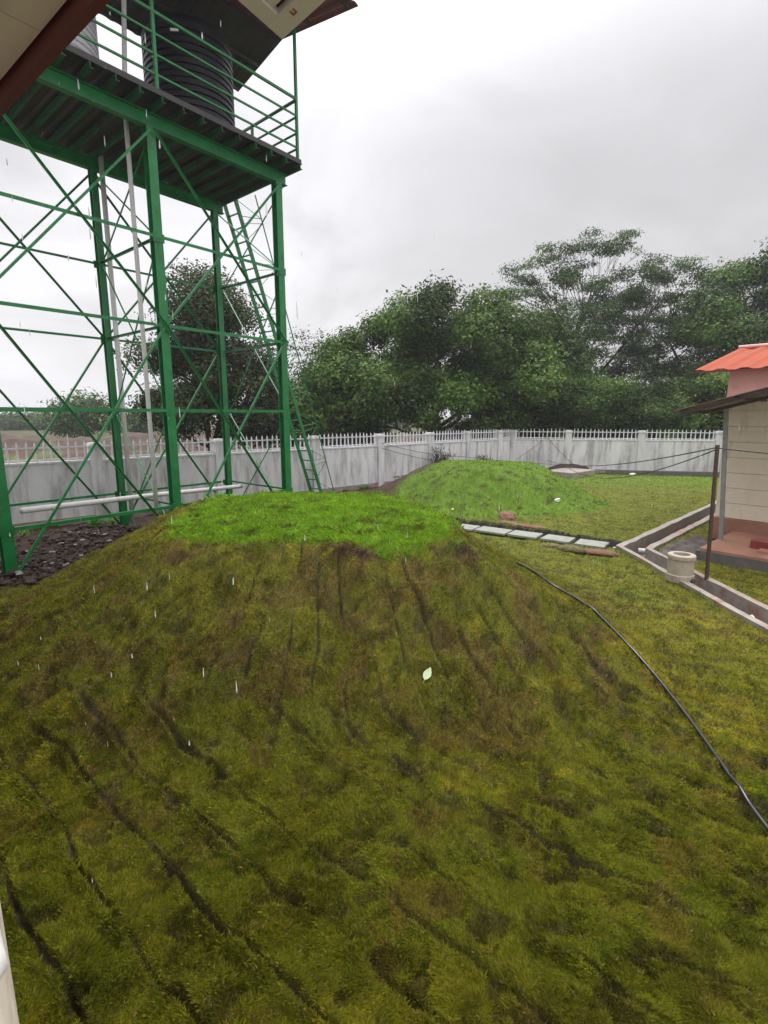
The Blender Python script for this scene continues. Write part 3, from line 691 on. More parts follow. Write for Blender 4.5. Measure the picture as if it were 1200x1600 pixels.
# ------------------------------------------------------------------ paving slabs over the ditch
a = G(716, 818, .04); b = G(950, 849, .04); dirp = (b - a).normalized(); npv = Vector((-dirp.y, dirp.x, 0))
cuts = [(716, 744), (748, 795), (799, 843), (850, 894), (902, 948)]
labs = ['first pale paving slab, half hidden at the foot of the near mound', 'second pale paving slab from the mound in the row over the ditch', 'middle pale paving slab of the five over the ditch', 'fourth pale paving slab from the mound, beside the brown rocks', 'last pale paving slab of the row next to the drain kerb']
for i, (lab, (u0, u1)) in enumerate(zip(labs, cuts)):
    v0 = 818 + (u0 - 716) * .132; v1 = 818 + (u1 - 716) * .132
    p = G(u0, v0 + 4, .05); q = G(u1, v1 + 4, .05); c = (p + q) / 2; dd = (q - p).normalized(); nn = Vector((-dd.y, dd.x, 0))
    sk = random.uniform(-.03, .03); dd = (dd + nn * sk).normalized(); nn = Vector((-dd.y, dd.x, 0))
    o = MB().box(c + UP * random.uniform(-.01, .01), ((q - p).length, .52, .055), dd, nn, (Vector((0, 0, 1)) + dd * random.uniform(-.02, .02)).normalized()).build('paving_slab', M_slab, bevel=.008)
    tag(o, lab, 'paving slab', 'paving slabs over the ditch')

# ------------------------------------------------------------------ rocks
def rock(c, sx, sy, sz, seed, name='rock', mt=None, lab='', cat='rock', group=None, rz=0, n=26):
    r = random.Random(seed); vs = []; fs = []; nu = n; nv = n // 2 + 1
    bumps = [(Vector((r.gauss(0, 1), r.gauss(0, 1), r.gauss(0, 1))).normalized(), r.uniform(-.28, .3), r.uniform(2, 6)) for _ in range(12)]
    for j in range(nv + 1):
        th = math.pi * j / nv
        for i in range(nu):
            ph = 2 * math.pi * i / nu; d = Vector((math.sin(th) * math.cos(ph), math.sin(th) * math.sin(ph), math.cos(th)))
            k = 1 + sum(a * max(0, d.dot(b)) ** e for b, a, e in bumps) + r.uniform(-.03, .03) * (4 if n <= 8 else 2.2)
            p = Vector((d.x * sx * k, d.y * sy * k, d.z * sz * k)); cs, sn = math.cos(rz), math.sin(rz)
            vs.append((c.x + p.x * cs - p.y * sn, c.y + p.x * sn + p.y * cs, c.z + p.z))
    for j in range(nv):
        for i in range(nu): i2 = (i + 1) % nu; fs.append((j * nu + i, (j + 1) * nu + i, (j + 1) * nu + i2, j * nu + i2))
    if name is None: return vs, fs
    o = MB().add(vs, fs).build(name, mt or M_rock); tag(o, lab, cat, group); return o
rz_ = math.atan2(dirp.y, dirp.x)
for k, (u, v, sx, sy, sz, lab) in enumerate([
    (792, 809, .30, .22, .17, 'largest brown laterite lump at the front foot of the far mound'),
    (797, 819, .26, .14, .09, 'brown laterite lump just below the largest one beside the slabs'),
    (826, 823, .40, .12, .07, 'long low brown laterite lump behind the middle slab'),
    (865, 854, .28, .13, .09, 'dark brown clod in front of the fourth slab'),
    (896, 859, .30, .14, .09, 'dark brown clod in front of the last slab, by the ditch'),
    (938, 864, .36, .11, .06, 'flat reddish lump between the last slab and the drain corner')]):
    rock(G(u, v, .02), sx, sy, sz, 30 + k, lab=lab, mt=M_rock if k not in (3, 4) else mat('mossy_clod%d' % k, (.12, .10, .035), .9, .4, 12, .8), rz=rz_, group='brown lumps by the slabs')
# dark soil clods under the tower
r = random.Random(5); m = MB()
for i in range(1500):
    t = r.random(); y = 8.2 + 4.8 * r.random(); x = -5.7 - (y - 9) * .1 + r.gauss(-.6, .75)
    if float(plat_d(np.array([x]), np.array([y]))[0]) < 2.35: continue
    s = r.uniform(.015, .06) * (1.8 if r.random() < .12 else 1)
    vs, fs = rock(Vector((x, y, tz(x, y) + s * .3 + .05 * r.random())), s, s * r.uniform(.6, 1), s * r.uniform(.4, .8), i, None, rz=r.uniform(0, 6), n=8); m.add(vs, fs)
tag(m.build('soil_clods', M_clod), 'heap of wet black soil clods between the tower legs and the mound', 'soil', kind='stuff')
m = MB()
for i in range(34):
    y = 8.6 + 3.8 * r.random(); x = -5.9 - (y - 9) * .1 + r.gauss(-.4, .6); s = r.uniform(.03, .07)
    if float(plat_d(np.array([x]), np.array([y]))[0]) < 2.4: continue
    vs, fs = rock(Vector((x, y, tz(x, y) + .09)), s, s * .6, s * .3, i + 900, None, rz=r.uniform(0, 6), n=8); m.add(vs, fs)
tag(m.build('stone_chips', mat('stone_chip', (.20, .19, .19), .5, .3, 10, .2)), 'pale stone chips scattered over the black soil under the tower', 'stones', kind='stuff')
# gravel in the ditch
m = MB()
for i in range(700):
    t = r.random(); p = Vector(PATH[0]).lerp(Vector(PATH[1]), t); o_ = r.uniform(-.42, .42); x = p.x - dirp.y * o_; y = p.y + dirp.x * o_; s = r.uniform(.012, .035)
    vs, fs = rock(Vector((x, y, tz(x, y) + s * .3)), s, s * .8, s * .6, i, None, n=6); m.add(vs, fs)
tag(m.build('ditch_gravel', M_clod), 'dark wet gravel in the ditch under the paving slabs', 'gravel', kind='stuff')
# litter
o = rock(hit(871, 783) + UP * .03, .09, .06, .06, 77, 'litter', M_white, 'scrap of white litter on the right flank of the far mound', 'litter')
o = rock(hit(707, 798) + UP * .03, .035, .03, .03, 78, 'litter', mat('yellow_litter', (.75, .7, .25), .5, .1, 10, 0), 'tiny yellow scrap low on the front of the far mound', 'litter')
o = rock(G(988, 741, .05), .14, .07, .06, 79, 'litter', M_white, 'white scrap at the foot of the right wall near the pillar', 'litter')

# things by the back wall: dark heap, raised slab, wilted palms, old pallet
rock(G(885, 733, .15), .85, .55, .26, 91, 'soil_heap', M_clod, 'dark soil heap at the foot of the right wall beside the concrete ledge', 'heap', n=22)
c1 = G(902, 741, .12); dR = (Vector((*WR1, 0)) - Vector((*WL1, 0))).normalized(); nR = Vector((-dR.y, dR.x, 0))
o = MB().box(c1 + Vector((-.2, .5, 0)), (1.5, 2.2, .28), EA, EB).build('concrete_ledge', M_conc, bevel=.015); tag(o, 'low grey concrete ledge behind the far mound near the right wall', 'ledge')
m = MB(); a = wr_p(10.8, .10) + Vector((0, -.55, 0)); b = wr_p(24, .10) + Vector((0, -.55, 0)); m.bar(a, b, .14, .22)
tag(m.build('foundation_strip', M_concd), 'dark low concrete strip running in front of the right wall', 'kerb')
def palm(p, h, lean, lab, seed):
    r = random.Random(seed); g = empty('wilted_plant', p, lab, 'plant', 'wilted plants by the left wall')
    MB().tube([p, p + Vector((lean * .2, 0, h * .35)), p + Vector((lean * .6, 0, h * .75))], [.07, .09, .05], 8).build('stem', M_bark, g)
    V = []; F_ = []; cols = []
    for i in range(420):
        t = r.random(); c = p + Vector((lean * t * .8, 0, h * (.08 + .85 * t))); c += Vector((r.gauss(0, .11 + .05 * t), r.gauss(0, .11), 0)); d = Vector((r.gauss(0, .07), r.gauss(0, .07), r.choice((-1, .8)) * r.uniform(.08, .22)))
        s = Vector((r.gauss(0, 1), r.gauss(0, 1), 0)).normalized() * .014; k = len(V); V += [c - s, c + s, c + d + s * .3, c + d - s * .3]; F_.append((k, k + 1, k + 2, k + 3)); cl = r.uniform(.6, 1.3); cols += [(.055 * cl, .042 * cl, .026 * cl)] * 4
    npmesh('foliage', [tuple(v) for v in V], F_, M_leaf, g, np.array(cols))
palm(wallp(2.02, 0) - Vector((-.6, .7, 0)) * .2, 1.5, .25, 'taller wilted brown plant leaning by the left wall', 3)
palm(wallp(2.42, 0) - Vector((-.6, .7, 0)) * .2, 1.3, .22, 'shorter wilted brown plant right beside the taller one', 4)
palm(wallp(4.45, 0) - Vector((-.6, .7, 0)) * .3, 1.0, .05, 'lone thin dry plant near the wall corner behind the far mound', 5)
pal = empty('wooden_rack', G(648, 752), 'broken grey wooden rack lying at the foot of the left wall', 'rack')
wd_ = Vector((WL1[0] - WL0[0], WL1[1] - WL0[1], 0)).normalized(); wn = Vector((-wd_.y, wd_.x, 0)); pc = wallp(1.25, .0) + wd_ * 0 - wn * .55
for o_, z in ((-.05, .42), (.45, .10)): MB().bar(pc - wd_ * 1.6 - wn * o_ + UP * z, pc + wd_ * 1.6 - wn * o_ + UP * z, .09, .06).build('rail', M_wood, pal)
for i in range(8): s = -1.4 + i * .4; MB().bar(pc + wd_ * s + wn * .0 + UP * .46, pc + wd_ * s - wn * .5 + UP * .10, .09, .03).build('slat', M_wood, pal)

# ------------------------------------------------------------------ small house at the right
def hpnt(a, b, z): return P0 + EA * a + EB * b + UP * z
house = empty('small_house', P0, 'small cream house with pink upper part, red sheet roof and red plinth', 'house')
slp = .27
def rz(a): return 2.90 + slp * (a + .3)
# front wall in grooved courses
m = MB(); zs = .50; k = 0; Wd = 7.0
zb = zs
while zb < 3.0:
    hgt = min(.345, 3.2 - zb)
    m.box(hpnt(Wd / 2, .10, zb + hgt / 2 - .004), (Wd, .20, hgt - .009), EA, EB); zb += .345
m.build('front_wall', M_cream, house)
m = MB()
m.add([hpnt(.04, .04, 0), hpnt(Wd, .04, 0), hpnt(Wd, .04, rz(Wd) - .03), hpnt(.04, .04, rz(.04) - .03), hpnt(.04, 5, 0), hpnt(Wd, 5, 0), hpnt(Wd, 5, rz(Wd) - .03), hpnt(.04, 5, rz(.04) - .03)],
      [(0, 1, 2, 3), (5, 4, 7, 6), (4, 0, 3, 7), (1, 5, 6, 2), (3, 2, 6, 7), (0, 4, 5, 1)])
m.build('wall', M_cream, house)
MB().box(hpnt(Wd / 2, .02, .24), (Wd + .04, .26, .5), EA, EB).build('base_course', M_plinth, house)
MB().box(hpnt(.42 + 3.4, -1.26, .09), (6.8, 2.3, .30), EA, EB).build('veranda_floor', M_plinth, house, bevel=.01); vf = bpy.data.objects['veranda_floor']
MB().box(hpnt(.40 + 3.4, -1.27, .04), (6.85, 2.36, .30), EA, EB).build('veranda_edge', M_concd, vf)
MB().box(hpnt(.9 + 2.2, -1.55, .31), (4.0, .34, .18), EA, EB).build('step', M_step, vf, bevel=.008)
MB().box(hpnt(1.0 + 2.3, -1.95, .265), (4.0, .30, .05), EA, EB).build('step_edge', M_plinth, vf)
MB().bar(hpnt(.50, -1.3, .2), hpnt(.32, -1.3, rz(.32) - .06), .075, .075, EA).build('veranda_post', M_galv, house)
MB().bar(hpnt(-.1, -1.3, rz(-.1) - .10), hpnt(Wd, -1.3, rz(Wd) - .10), .06, .12, EB).build('roof_beam', M_dark, house)
vr = corr(hpnt(-.35, -2.28, rz(-.35)), hpnt(Wd, -2.28, rz(Wd)), hpnt(-.35, 5.2, rz(-.35)), hpnt(Wd, 5.2, rz(Wd)), 110, .012, 'roof', mat('grey_maroon_sheet', (.20, .13, .12), .45, .2, 4, .05), house)
MB().bar(hpnt(-.25, -2.15, rz(-.25) - .07), hpnt(Wd, -2.15, rz(Wd) - .07), .05, .09, EB).build('fascia', M_dark, vr)
for a_ in (-.22, .7, 1.6, 2.5): MB().bar(hpnt(a_, -2.2, rz(a_) - .05), hpnt(a_, 4.9, rz(a_) - .05), .05, .05).build('purlin', M_dark, vr)
# pink upper part
Q = Vector((8.2, 14.0, 0)); up_w = Q + EB * .35 + EA * .55
m = MB(); c = up_w + EA * 2.5 + EB * 1.5; m.box((c.x, c.y, 3.275), (5.0, 3.0, 1.35), EA, EB); m.build('upper_wall', M_pink, house)
def qp(a, b, z): p = Q + EA * a + EB * b; return Vector((p.x, p.y, z))
ur = corr(qp(-.15, 0, 3.95), qp(.35, 1.9, 4.62), qp(5.5, 0, 3.95), qp(5.5, 1.9, 4.62), 44, .030, 'upper_roof', M_red, house)
corr(qp(-.15, 3.8, 3.95), qp(.35, 1.9, 4.62), qp(5.5, 3.8, 3.95), qp(5.5, 1.9, 4.62), 44, .030, 'upper_roof', M_red, house)
MB().tube([qp(.3, 1.9, 4.65), qp(5.6, 1.9, 4.65)], .055, 8).build('ridge_cap', mat('pale_ridge', (.55, .30, .28), .4, .1, 5, 0), ur)
m = MB(); m.add([qp(.62, .5, 3.9), qp(.62, 3.3, 3.9), qp(.62, 1.9, 4.52)], [(0, 1, 2)]); m.build('gable', M_pink, house)
MB().bar(qp(-.15, .02, 3.91), qp(5.5, .02, 3.91), .02, .05).build('eave_trim', M_maroon, ur)

# ------------------------------------------------------------------ porch the picture is taken from
porch = empty('porch_roof', (-1.2, 2.5, 4.5), 'beige panelled eave with a maroon fascia in the top left corner', 'roof')
f0 = Vector((-1.2, 2.53, 4.5)); nd = NN; ed = E1
def pp(s, t, z): return f0 + nd * s + ed * t + UP * (z - 4.5)
MB().bar(pp(-9, 0, 4.55), pp(.75, 0, 4.55), .045, .15).build('fascia', M_maroon, porch)
m = MB()
for i in range(8):
    s0 = -9 + i * 1.22; m.box(pp(s0 + .605, -.14, 4.56), (1.214, .20, .02), nd, ed)
m.build('soffit_panel', M_beige, porch)
MB().bar(pp(-9, -.34, 4.53), pp(.75, -.34, 4.53), .16, .10).build('soffit_trim', M_beige2, porch)
m = MB(); m.box(pp(-4.15, -2.0, 4.60), (9.8, 3.4, .03), nd, ed); m.build('ceiling', M_beige, porch)
m = MB(); m.box(pp(-4.15, -1.9, 4.72), (9.8, 4.1, .03), nd, ed, (UP + ed * -.0).normalized()); m.build('roof_sheet', M_maroon, porch)
bw = MB().box(pp(-4.1, -3.2, 3.0), (9.7, .2, 6.2), nd, ed); o = bw.build('porch_wall', M_cream); tag(o, 'cream wall of the building behind the viewer', 'wall')
o = MB().box(pp(-2.25, -2.25, .55), (13.5, 1.7, 1.2), nd, ed).build('porch_floor', M_conc); tag(o, kind='structure')
# slotted beige panel overhead with a small red mark
c0 = Vector((-.66, 3.9, 5.2)); dr_ = Vector((.32, -.33, 0)).normalized(); dl_ = Vector((-.20, -.33, 0)).normalized()
aw = empty('slotted_panel', c0, 'beige slotted panel with a small red mark jutting in at the top of the view', 'panel')
def ap(r_, l_, z=0): return c0 + dr_ * r_ + dl_ * l_ + UP * z
def quad(name, r0, r1, l0, l1, z0, z1, mt, par=None):
    vs = [ap(r0, l0, z0), ap(r1, l0, z0), ap(r1, l1, z0), ap(r0, l1, z0), ap(r0, l0, z1), ap(r1, l0, z1), ap(r1, l1, z1), ap(r0, l1, z1)]
    return MB().add(vs, [(3, 2, 1, 0), (4, 5, 6, 7), (0, 1, 5, 4), (1, 2, 6, 5), (2, 3, 7, 6), (3, 0, 4, 7)]).build(name, mt, par or aw)
fr = quad('frame', 0, 1.6, 0, .135, 0, .05, M_beige2); quad('frame', 0, .12, .137, 1.8, 0, .05, M_beige2)
for i in range(9): quad('slat', .125, 1.5, .178 + i * .12, .178 + i * .12 + .080, .018, .03, M_beige2)
quad('backing', .1, 1.6, .13, 1.8, .045, .06, M_dark)
for a_ in ((.205, .218, .20, .235), (.235, .248, .20, .235), (.205, .248, .200, .208)): quad('red_mark', a_[0], a_[1], a_[2] - .13, a_[3] - .13, -.003, .001, M_redmark, fr)
# parapet and white pipe at the lower left
pr = Vector((-.99, .98, 0))
m = MB(); rr = random.Random(3); vs = []; n = 14
for i in range(n + 1):
    z = -.1 + (1.62 + .1) * i / n; vs += [(-1.6, .55, z), (-.862 + rr.uniform(-.012, .012) - .02 * (i == n), .96, z), (-1.05, 1.22, z), (-1.8, 1.2, z)]
fs = []
for i in range(n):
    for j in range(4): j2 = (j + 1) % 4; fs.append((i * 4 + j, i * 4 + j2, i * 4 + 4 + j2, i * 4 + 4 + j))
fs.append((n * 4, n * 4 + 1, n * 4 + 2, n * 4 + 3)); m.add(vs, fs)
tag(m.build('plaster_pier', M_cream), 'rough cream plaster pier edge at the lower left corner', 'pier')
pipe('handrail_pipe', [Vector((-.76, .60, 1.75)), Vector((-.80, .86, 1.72)), Vector((-.93, 1.0, 1.66)), Vector((-1.5, 1.3, 1.6))], .045, M_white, 'smooth white pipe at the very lower left corner', 'pipe', 16)

# ------------------------------------------------------------------ trees
def tree(name, base, clumps, nleaf, lsize, cols, trunk_r, fork, lab, cat='tree', group=None, seed=1, flat=1.0, trunks=1, aspect=.5, shell=.62, twigs=3):
    """clumps: list of (offset vector, radius, zscale)"""
    r = random.Random(seed); g = np.random.default_rng(seed); base = Vector(base)
    t = empty(name, base, lab, cat, group)
    m = MB()
    bases = [base + Vector((r.uniform(-.6, .6), r.uniform(-.5, .5), 0)) * (trunks > 1) for _ in range(trunks)]
    forks = []
    for b_ in bases:
        f = base + Vector((r.uniform(-.4, .4), r.uniform(-.4, .4), fork * r.uniform(.85, 1.1)))
        m.tube([b_ + UP * -.1, b_.lerp(f, .35) + Vector((r.gauss(0, .08), r.gauss(0, .08), 0)), b_.lerp(f, .7) + Vector((r.gauss(0, .1), r.gauss(0, .1), 0)), f], [trunk_r * 1.3, trunk_r, trunk_r * .85, trunk_r * .75], 9); forks.append(f)
    npri = max(3, min(9, len(clumps) // 6)); cand = [c_[0] for c_ in clumps]; pri = [cand[0]]
    while len(pri) < npri: pri.append(max(cand, key=lambda c_: min((c_ - p).length for p in pri) + r.uniform(0, .5)))
    limbs = []
    for i, p_ in enumerate(pri):
        f = forks[i % trunks]; c = base + Vector((p_.x * .72, p_.y * .72, p_.z * .92)); Lf = (c - f).length
        if c.z < f.z: f = base + UP * max(.4, (c.z - base.z) * .7)
        a1 = f.lerp(c, .33) + Vector((r.gauss(0, .09), r.gauss(0, .09), -.02)) * Lf + Vector(((c.x - f.x) * .10, 0, 0)); a2 = f.lerp(c, .68) + Vector((r.gauss(0, .08), r.gauss(0, .08), r.gauss(0, .05))) * Lf
        path = cr([f, a1, a2, c], 5); k = trunk_r * (.42 + .2 * r.random()); m.tube(path, list(np.linspace(k, k * .25, len(path))), 7); limbs.append((path, k))
    for o, rad, zs_ in clumps:
        c = base + o; best = None
        for path, k in limbs:
            for j in range(3, len(path)):
                dd = (path[j] - c).length + .6 * max(0, path[j].z - c.z)
                if best is None or dd < best[0]: best = (dd, path, j, k)
        _, path, j, k = best; s0 = path[max(2, j - 2)]; kk = k * (1 - .75 * j / len(path)) * .6
        mid = s0.lerp(c, .5) + Vector((r.gauss(0, .1), r.gauss(0, .1), r.gauss(0, .08))) * (c - s0).length
        m.tube(cr([s0, mid, c], 4), list(np.linspace(kk, kk * .3, 9)), 5)
        for _ in range(twigs):
            d = Vector((r.gauss(0, 1), r.gauss(0, 1), r.gauss(0, .6) * zs_)).normalized() * rad * .85; s1_ = mid.lerp(c, r.uniform(.3, 1))
            m.tube([s1_, s1_.lerp(c + d, .5) + Vector((0, 0, .06 * rad)), c + d], [kk * .4, kk * .25, kk * .1], 4)
    m.build('trunk', M_bark, t)
    W = np.array([cl[1] ** 2 for cl in clumps]); W /= W.sum(); pick = g.choice(len(clumps), nleaf, p=W)
    O = np.array([tuple(cl[0]) for cl in clumps]); R_ = np.array([cl[1] for cl in clumps]); Z_ = np.array([cl[2] for cl in clumps])
    # sprays: leaves gather in small bunches inside each clump
    ns = max(8, nleaf // 9); sp = g.choice(len(clumps), ns, p=W)
    d = g.normal(size=(ns, 3)); d /= np.linalg.norm(d, axis=1)[:, None]; rad = (shell + (1 - shell) * g.uniform(0, 1, ns)) * R_[sp]
    rad *= 1 + .22 * g.normal(size=ns)
    S = O[sp] + d * rad[:, None] * np.stack([np.ones(ns), np.ones(ns), Z_[sp]], -1)
    li = g.integers(0, ns, nleaf); P = S[li] + g.normal(size=(nleaf, 3)) * lsize * 1.25 * np.array([1, 1, .6 * flat]) + np.array(tuple(base))
    nn_ = d[li] * .9 + np.array([0, 0, .55]) + g.normal(size=(nleaf, 3)) * .55; nn_ /= np.linalg.norm(nn_, axis=1)[:, None]
    a = g.normal(size=(nleaf, 3)); a[:, 2] -= .3; a -= nn_ * (a * nn_).sum(1)[:, None]; a /= np.linalg.norm(a, axis=1)[:, None]; b = np.cross(nn_, a)
    sz = lsize * g.uniform(.6, 1.35, nleaf)[:, None]
    V = np.stack([P - a * sz * .5, P + b * sz * aspect * .5, P + a * sz * .5, P - b * sz * aspect * .5], 1).reshape(-1, 3)
    Fc = np.arange(nleaf * 4).reshape(-1, 4)
    cv = np.array(cols); cpick = g.choice(len(cols), nleaf, p=[c / sum(range(1, len(cols) + 1)) for c in range(len(cols), 0, -1)]); tone = g.uniform(.45, 1.75, len(clumps))[sp[li]] * g.uniform(.75, 1.3, ns)[li] * g.uniform(.82, 1.2, nleaf) * .85
    C_ = cv[cpick] * tone[:, None]
    npmesh('crown', V, Fc, M_leaf, t, np.repeat(C_, 4, 0))
    return t
def dome(w_, d_, z0, z1, n, r0, r1, seed, zs_=.75, top=1.0, pw=2.0):
    """clumps spread over a rounded crown of width w_ between z0 and z1"""
    r = random.Random(seed); cl = []; gold = math.pi * (3 - math.sqrt(5))
    for i in range(n):
        k_ = 1 if i % 4 else .55
        u_ = (i + .5) / n; cz = 1 - 1.55 * u_; rr_ = math.sqrt(max(0, 1 - abs(cz) ** pw)) ** (2 / pw * 1.0); a_ = i * gold
        j = lambda: r.uniform(-.10, .10)
        x = (rr_ * math.cos(a_) + j()) * k_; y = (rr_ * math.sin(a_) + j()) * k_; z = (cz * k_ + .55) / 1.55 + j()
        cl.append((Vector((x * (w_ / 2 - r0 * .5), y * (d_ / 2 - r0 * .5), z0 + r0 * .4 + max(0, z) * (z1 - z0 - r0 * .7))), r.uniform(r0, r1), zs_))
    return cl
GRN = [(.055, .112, .018), (.040, .084, .015), (.105, .175, .025), (.12, .150, .050)]
DRK = [(.038, .070, .020), (.034, .058, .018), (.060, .066, .026), (.10, .075, .045)]
BRT = [(.080, .155, .026), (.045, .085, .022), (.12, .17, .035), (.09, .13, .05)]
GRY = [(.056, .104, .026), (.042, .080, .020), (.095, .145, .042)]
# big round tree behind the wall, centre
tree('broad_tree', (3.0, 30.5, -.1), dome(12.6, 8, 1.6, 8.9, 74, .75, 1.55, 1, pw=2.4) + [(Vector((-.2, 0, 8.8)), .8, 1), (Vector((.1, 0, 9.4)), .5, 1.1), (Vector((-3, 0, 7.9)), .8, .9), (Vector((3.2, 0, 7.9)), .8, .9)], 135000, .20, GRN, .24, 1.8, 'broad round dark green tree behind the left wall, right of the tower', seed=21, trunks=5)
tree('broad_tree', (-2.4, 32, -.1), dome(5.0, 5, 2.6, 6.9, 22, .9, 1.4, 2), 36000, .18, GRN[::-1][1:] + GRN[:1], .16, 2.2, 'smaller yellow green tree at the left side of the broad round one', seed=22, trunks=2)
tree('broad_tree', (9.6, 34, -.1), dome(7.4, 5, .9, 8.6, 46, .9, 1.6, 3), 68000, .19, GRN, .2, 1.6, 'dense green tree behind the wall corner with drooping foliage', seed=23, trunks=2)
# dark tree seen through the tower
tree('dark_tree', (-8.9, 27.5, -.1), dome(6.6, 6, 1.6, 9.2, 46, .8, 1.5, 4, pw=1.5) + [(Vector((.2, 0, 9.3)), .7, 1.1), (Vector((2.6, 0, 3.0)), 1.1, .8), (Vector((-2.4, 0, 3.2)), 1.1, .8)], 74000, .17, DRK, .2, 1.4, 'dark reddish green tree seen through the right bay of the tower', seed=24)
tree('broad_tree', (-5.4, 29, -.1), dome(3.6, 4, 1.2, 4.6, 14, .8, 1.2, 5), 12000, .19, BRT, .14, 1.2, 'low green tree between the dark tree and the tower ladder', seed=25)
# sparse nearly bare tree
tree('sparse_tree', (-4.9, 36, -.1), dome(4.2, 3.5, 4.0, 8.6, 26, .5, .9, 6), 1500, .16, DRK, .16, 3.0, 'thin nearly bare tree between the ladder and the broad round tree', seed=26, twigs=10)
# tall airy trees to the right
def umbrella(w_, z0, z1, n, seed, r0=.7, r1=1.3):
    r = random.Random(seed); cl = []
    for i in range(n):
        x = r.uniform(-1, 1); y = r.uniform(-1, 1); t = r.random()
        z = z0 + (z1 - z0) * t; wq = w_ / 2 * math.sqrt(max(.12, 1 - (abs(t - .45) / .62) ** 2)); cl.append((Vector((x * wq, y * wq * .6, z)), r.uniform(r0, r1), .30))
    return cl
tree('feathery_tree', (13.6, 37, -.1), [(o, q, .5) for o, q, _ in dome(13.5, 8, 4.4, 14.4, 150, .45, .95, 31)] + [(Vector((2.2, 0, 14.5)), .8, .3), (Vector((-2.7, 0, 13.8)), .8, .3), (Vector((-5.7, 0, 10.9)), .9, .3)], 46000, .19, GRY, .26, 3.0, 'tallest feathery tree with open layered branches against the sky', seed=32, flat=.35, trunks=2, twigs=6, aspect=.35)
tree('feathery_tree', (19.6, 37.5, -.1), [(o, q, .5) for o, q, _ in dome(9.5, 7, 4.4, 12.9, 100, .45, .95, 33)], 36000, .19, GRY, .22, 3.6, 'second feathery tree between the tallest one and the small house', seed=34, flat=.35, trunks=2, twigs=6, aspect=.35)
tree('broad_tree', (24.8, 34, -.1), dome(12, 8, 2.0, 13.4, 80, .9, 1.7, 7, zs_=.55), 105000, .20, GRN, .3, 3.2, 'large green tree rising behind the small red roof at the right edge', seed=35, trunks=2)
# lower bright trees behind the right wall
for k, (x, y, w_, h, lab, c_) in enumerate([(11.9, 31.5, 4.6, 5.9, 'low dark bushy tree behind the right wall next to the corner', GRN), (15.2, 31, 5.6, 5.2, 'low bright green bushy tree in the middle of the right wall', BRT), (19.0, 31, 5.4, 6.1, 'low bright green tree behind the right wall beside the house', BRT), (23.0, 29.5, 5.0, 5.0, 'low green tree behind the veranda roof', GRN)]):
    tree('bushy_tree', (x, y, -.1), dome(w_, 4, .7, h - .5, 34, .6, 1.1, 40 + k, zs_=.6), 40000, .16, c_, .13, 1.0, lab, seed=50 + k, group='low trees behind the right wall', trunks=2)
# distant trees on the left
for k, (u, v, y, w_, lab) in enumerate([(135, 620, 62, 8.0, 'lone rounded tree far off beyond the left wall'), (45, 655, 110, 14, 'hazy far clump at the left edge beyond the field'), (215, 650, 75, 6, 'small far tree just right of the lone rounded one'), (5, 662, 130, 16, 'farthest hazy tree at the very left edge'), (262, 660, 95, 12, 'far tree glimpsed behind the middle front tower leg'), (560, 655, 120, 20, 'far tree line glimpsed below the broad round tree')]):
    d_ = (y * math.cos(PITCH)); X_ = (u - 600) / FPX * d_; el = math.atan(-(v - 800) / FPX) - PITCH; z = H + math.tan(el) * y
    tree('distant_tree', (X_, y, -.1), dome(w_, w_ * .7, .8, z, 26, w_ * .12, w_ * .2, 60 + k), 9000, .0045 * y + .1, GRY, .2, 1.2, lab, seed=70 + k, group='far trees beyond the left wall')
# brown bank beyond the wall
m = MB(); vs = []; fs = []; n = 120; rr = random.Random(8)
for i in range(n + 1):
    x = -75 + 90 * i / n; y0 = 44 + 3 * math.sin(i * .11); z = 1.15 + .25 * math.sin(i * .37) + rr.uniform(-.15, .15)
    vs += [(x, y0 - 3.2, -.2), (x, y0 - 1.2 + rr.uniform(-.2, .2), z * .8), (x, y0, z), (x, y0 + 4, -.2)]
for i in range(n):
    for j in range(3): a = i * 4 + j; fs.append((a, a + 4, a + 5, a + 1))
tag(m.add(vs, fs).build('earth_bank', M_bank), 'low brown earth bank across the field beyond the left wall', kind='structure')

# ------------------------------------------------------------------ weeds
def weed(p, h, n, lab, seed, col=(.10, .24, .03)):
    r = np.random.default_rng(seed); g = empty('weed', p, lab, 'plant', 'weeds near the tower')
    V = []; cols = []
    for i in range(n):
        a = r.uniform(0, 6.28); rr_ = r.uniform(0, h * .7); b = Vector((p.x + math.cos(a) * rr_, p.y + math.sin(a) * rr_, p.z + r.uniform(0, h * .6))); az = r.uniform(0, 6.28)
        d = Vector((math.cos(az), math.sin(az), r.uniform(.3, 1.6))).normalized() * h * r.uniform(.2, .5); s = Vector((-math.sin(az), math.cos(az), 0)) * h * .06
        V += [b, b + d * .5 + s, b + d, b + d * .5 - s]; c = r.uniform(.6, 1.4); cols += [tuple(x * c for x in col)] * 4
    npmesh('leaves', [tuple(v) for v in V], np.arange(len(V)).reshape(-1, 4), M_leaf, g, np.array(cols))
    MB().tube([p, p + UP * h * .6], [.006, .003], 5).build('stem', M_bark, g)
for k, (u, v, h, n, lab) in enumerate([(150, 826, .30, 220, 'leafy weed on the black soil between the tower legs'), (176, 822, .22, 140, 'small weed just right of the leafy one on the soil'), (40, 838, .2, 120, 'weed patch at the wall foot left of the tower braces')]):
    p = G(u, v, 0); p.z = max(0, tz(p.x, p.y)); weed(p, h, n, lab, k)
for k, (u, v, h, n, lab) in enumerate([(350, 769, .42, 420, 'tall bright weed tuft at the back edge of the near mound'), (322, 775, .26, 220, 'low bright weed tuft left of the tall one on the mound edge')]):
    p = Vector(((u - 600) / FPX * 10.6, 10.3, 0)); p.z = tz(p.x, p.y); weed(p, h, n, lab, 20 + k, (.13, .32, .03))

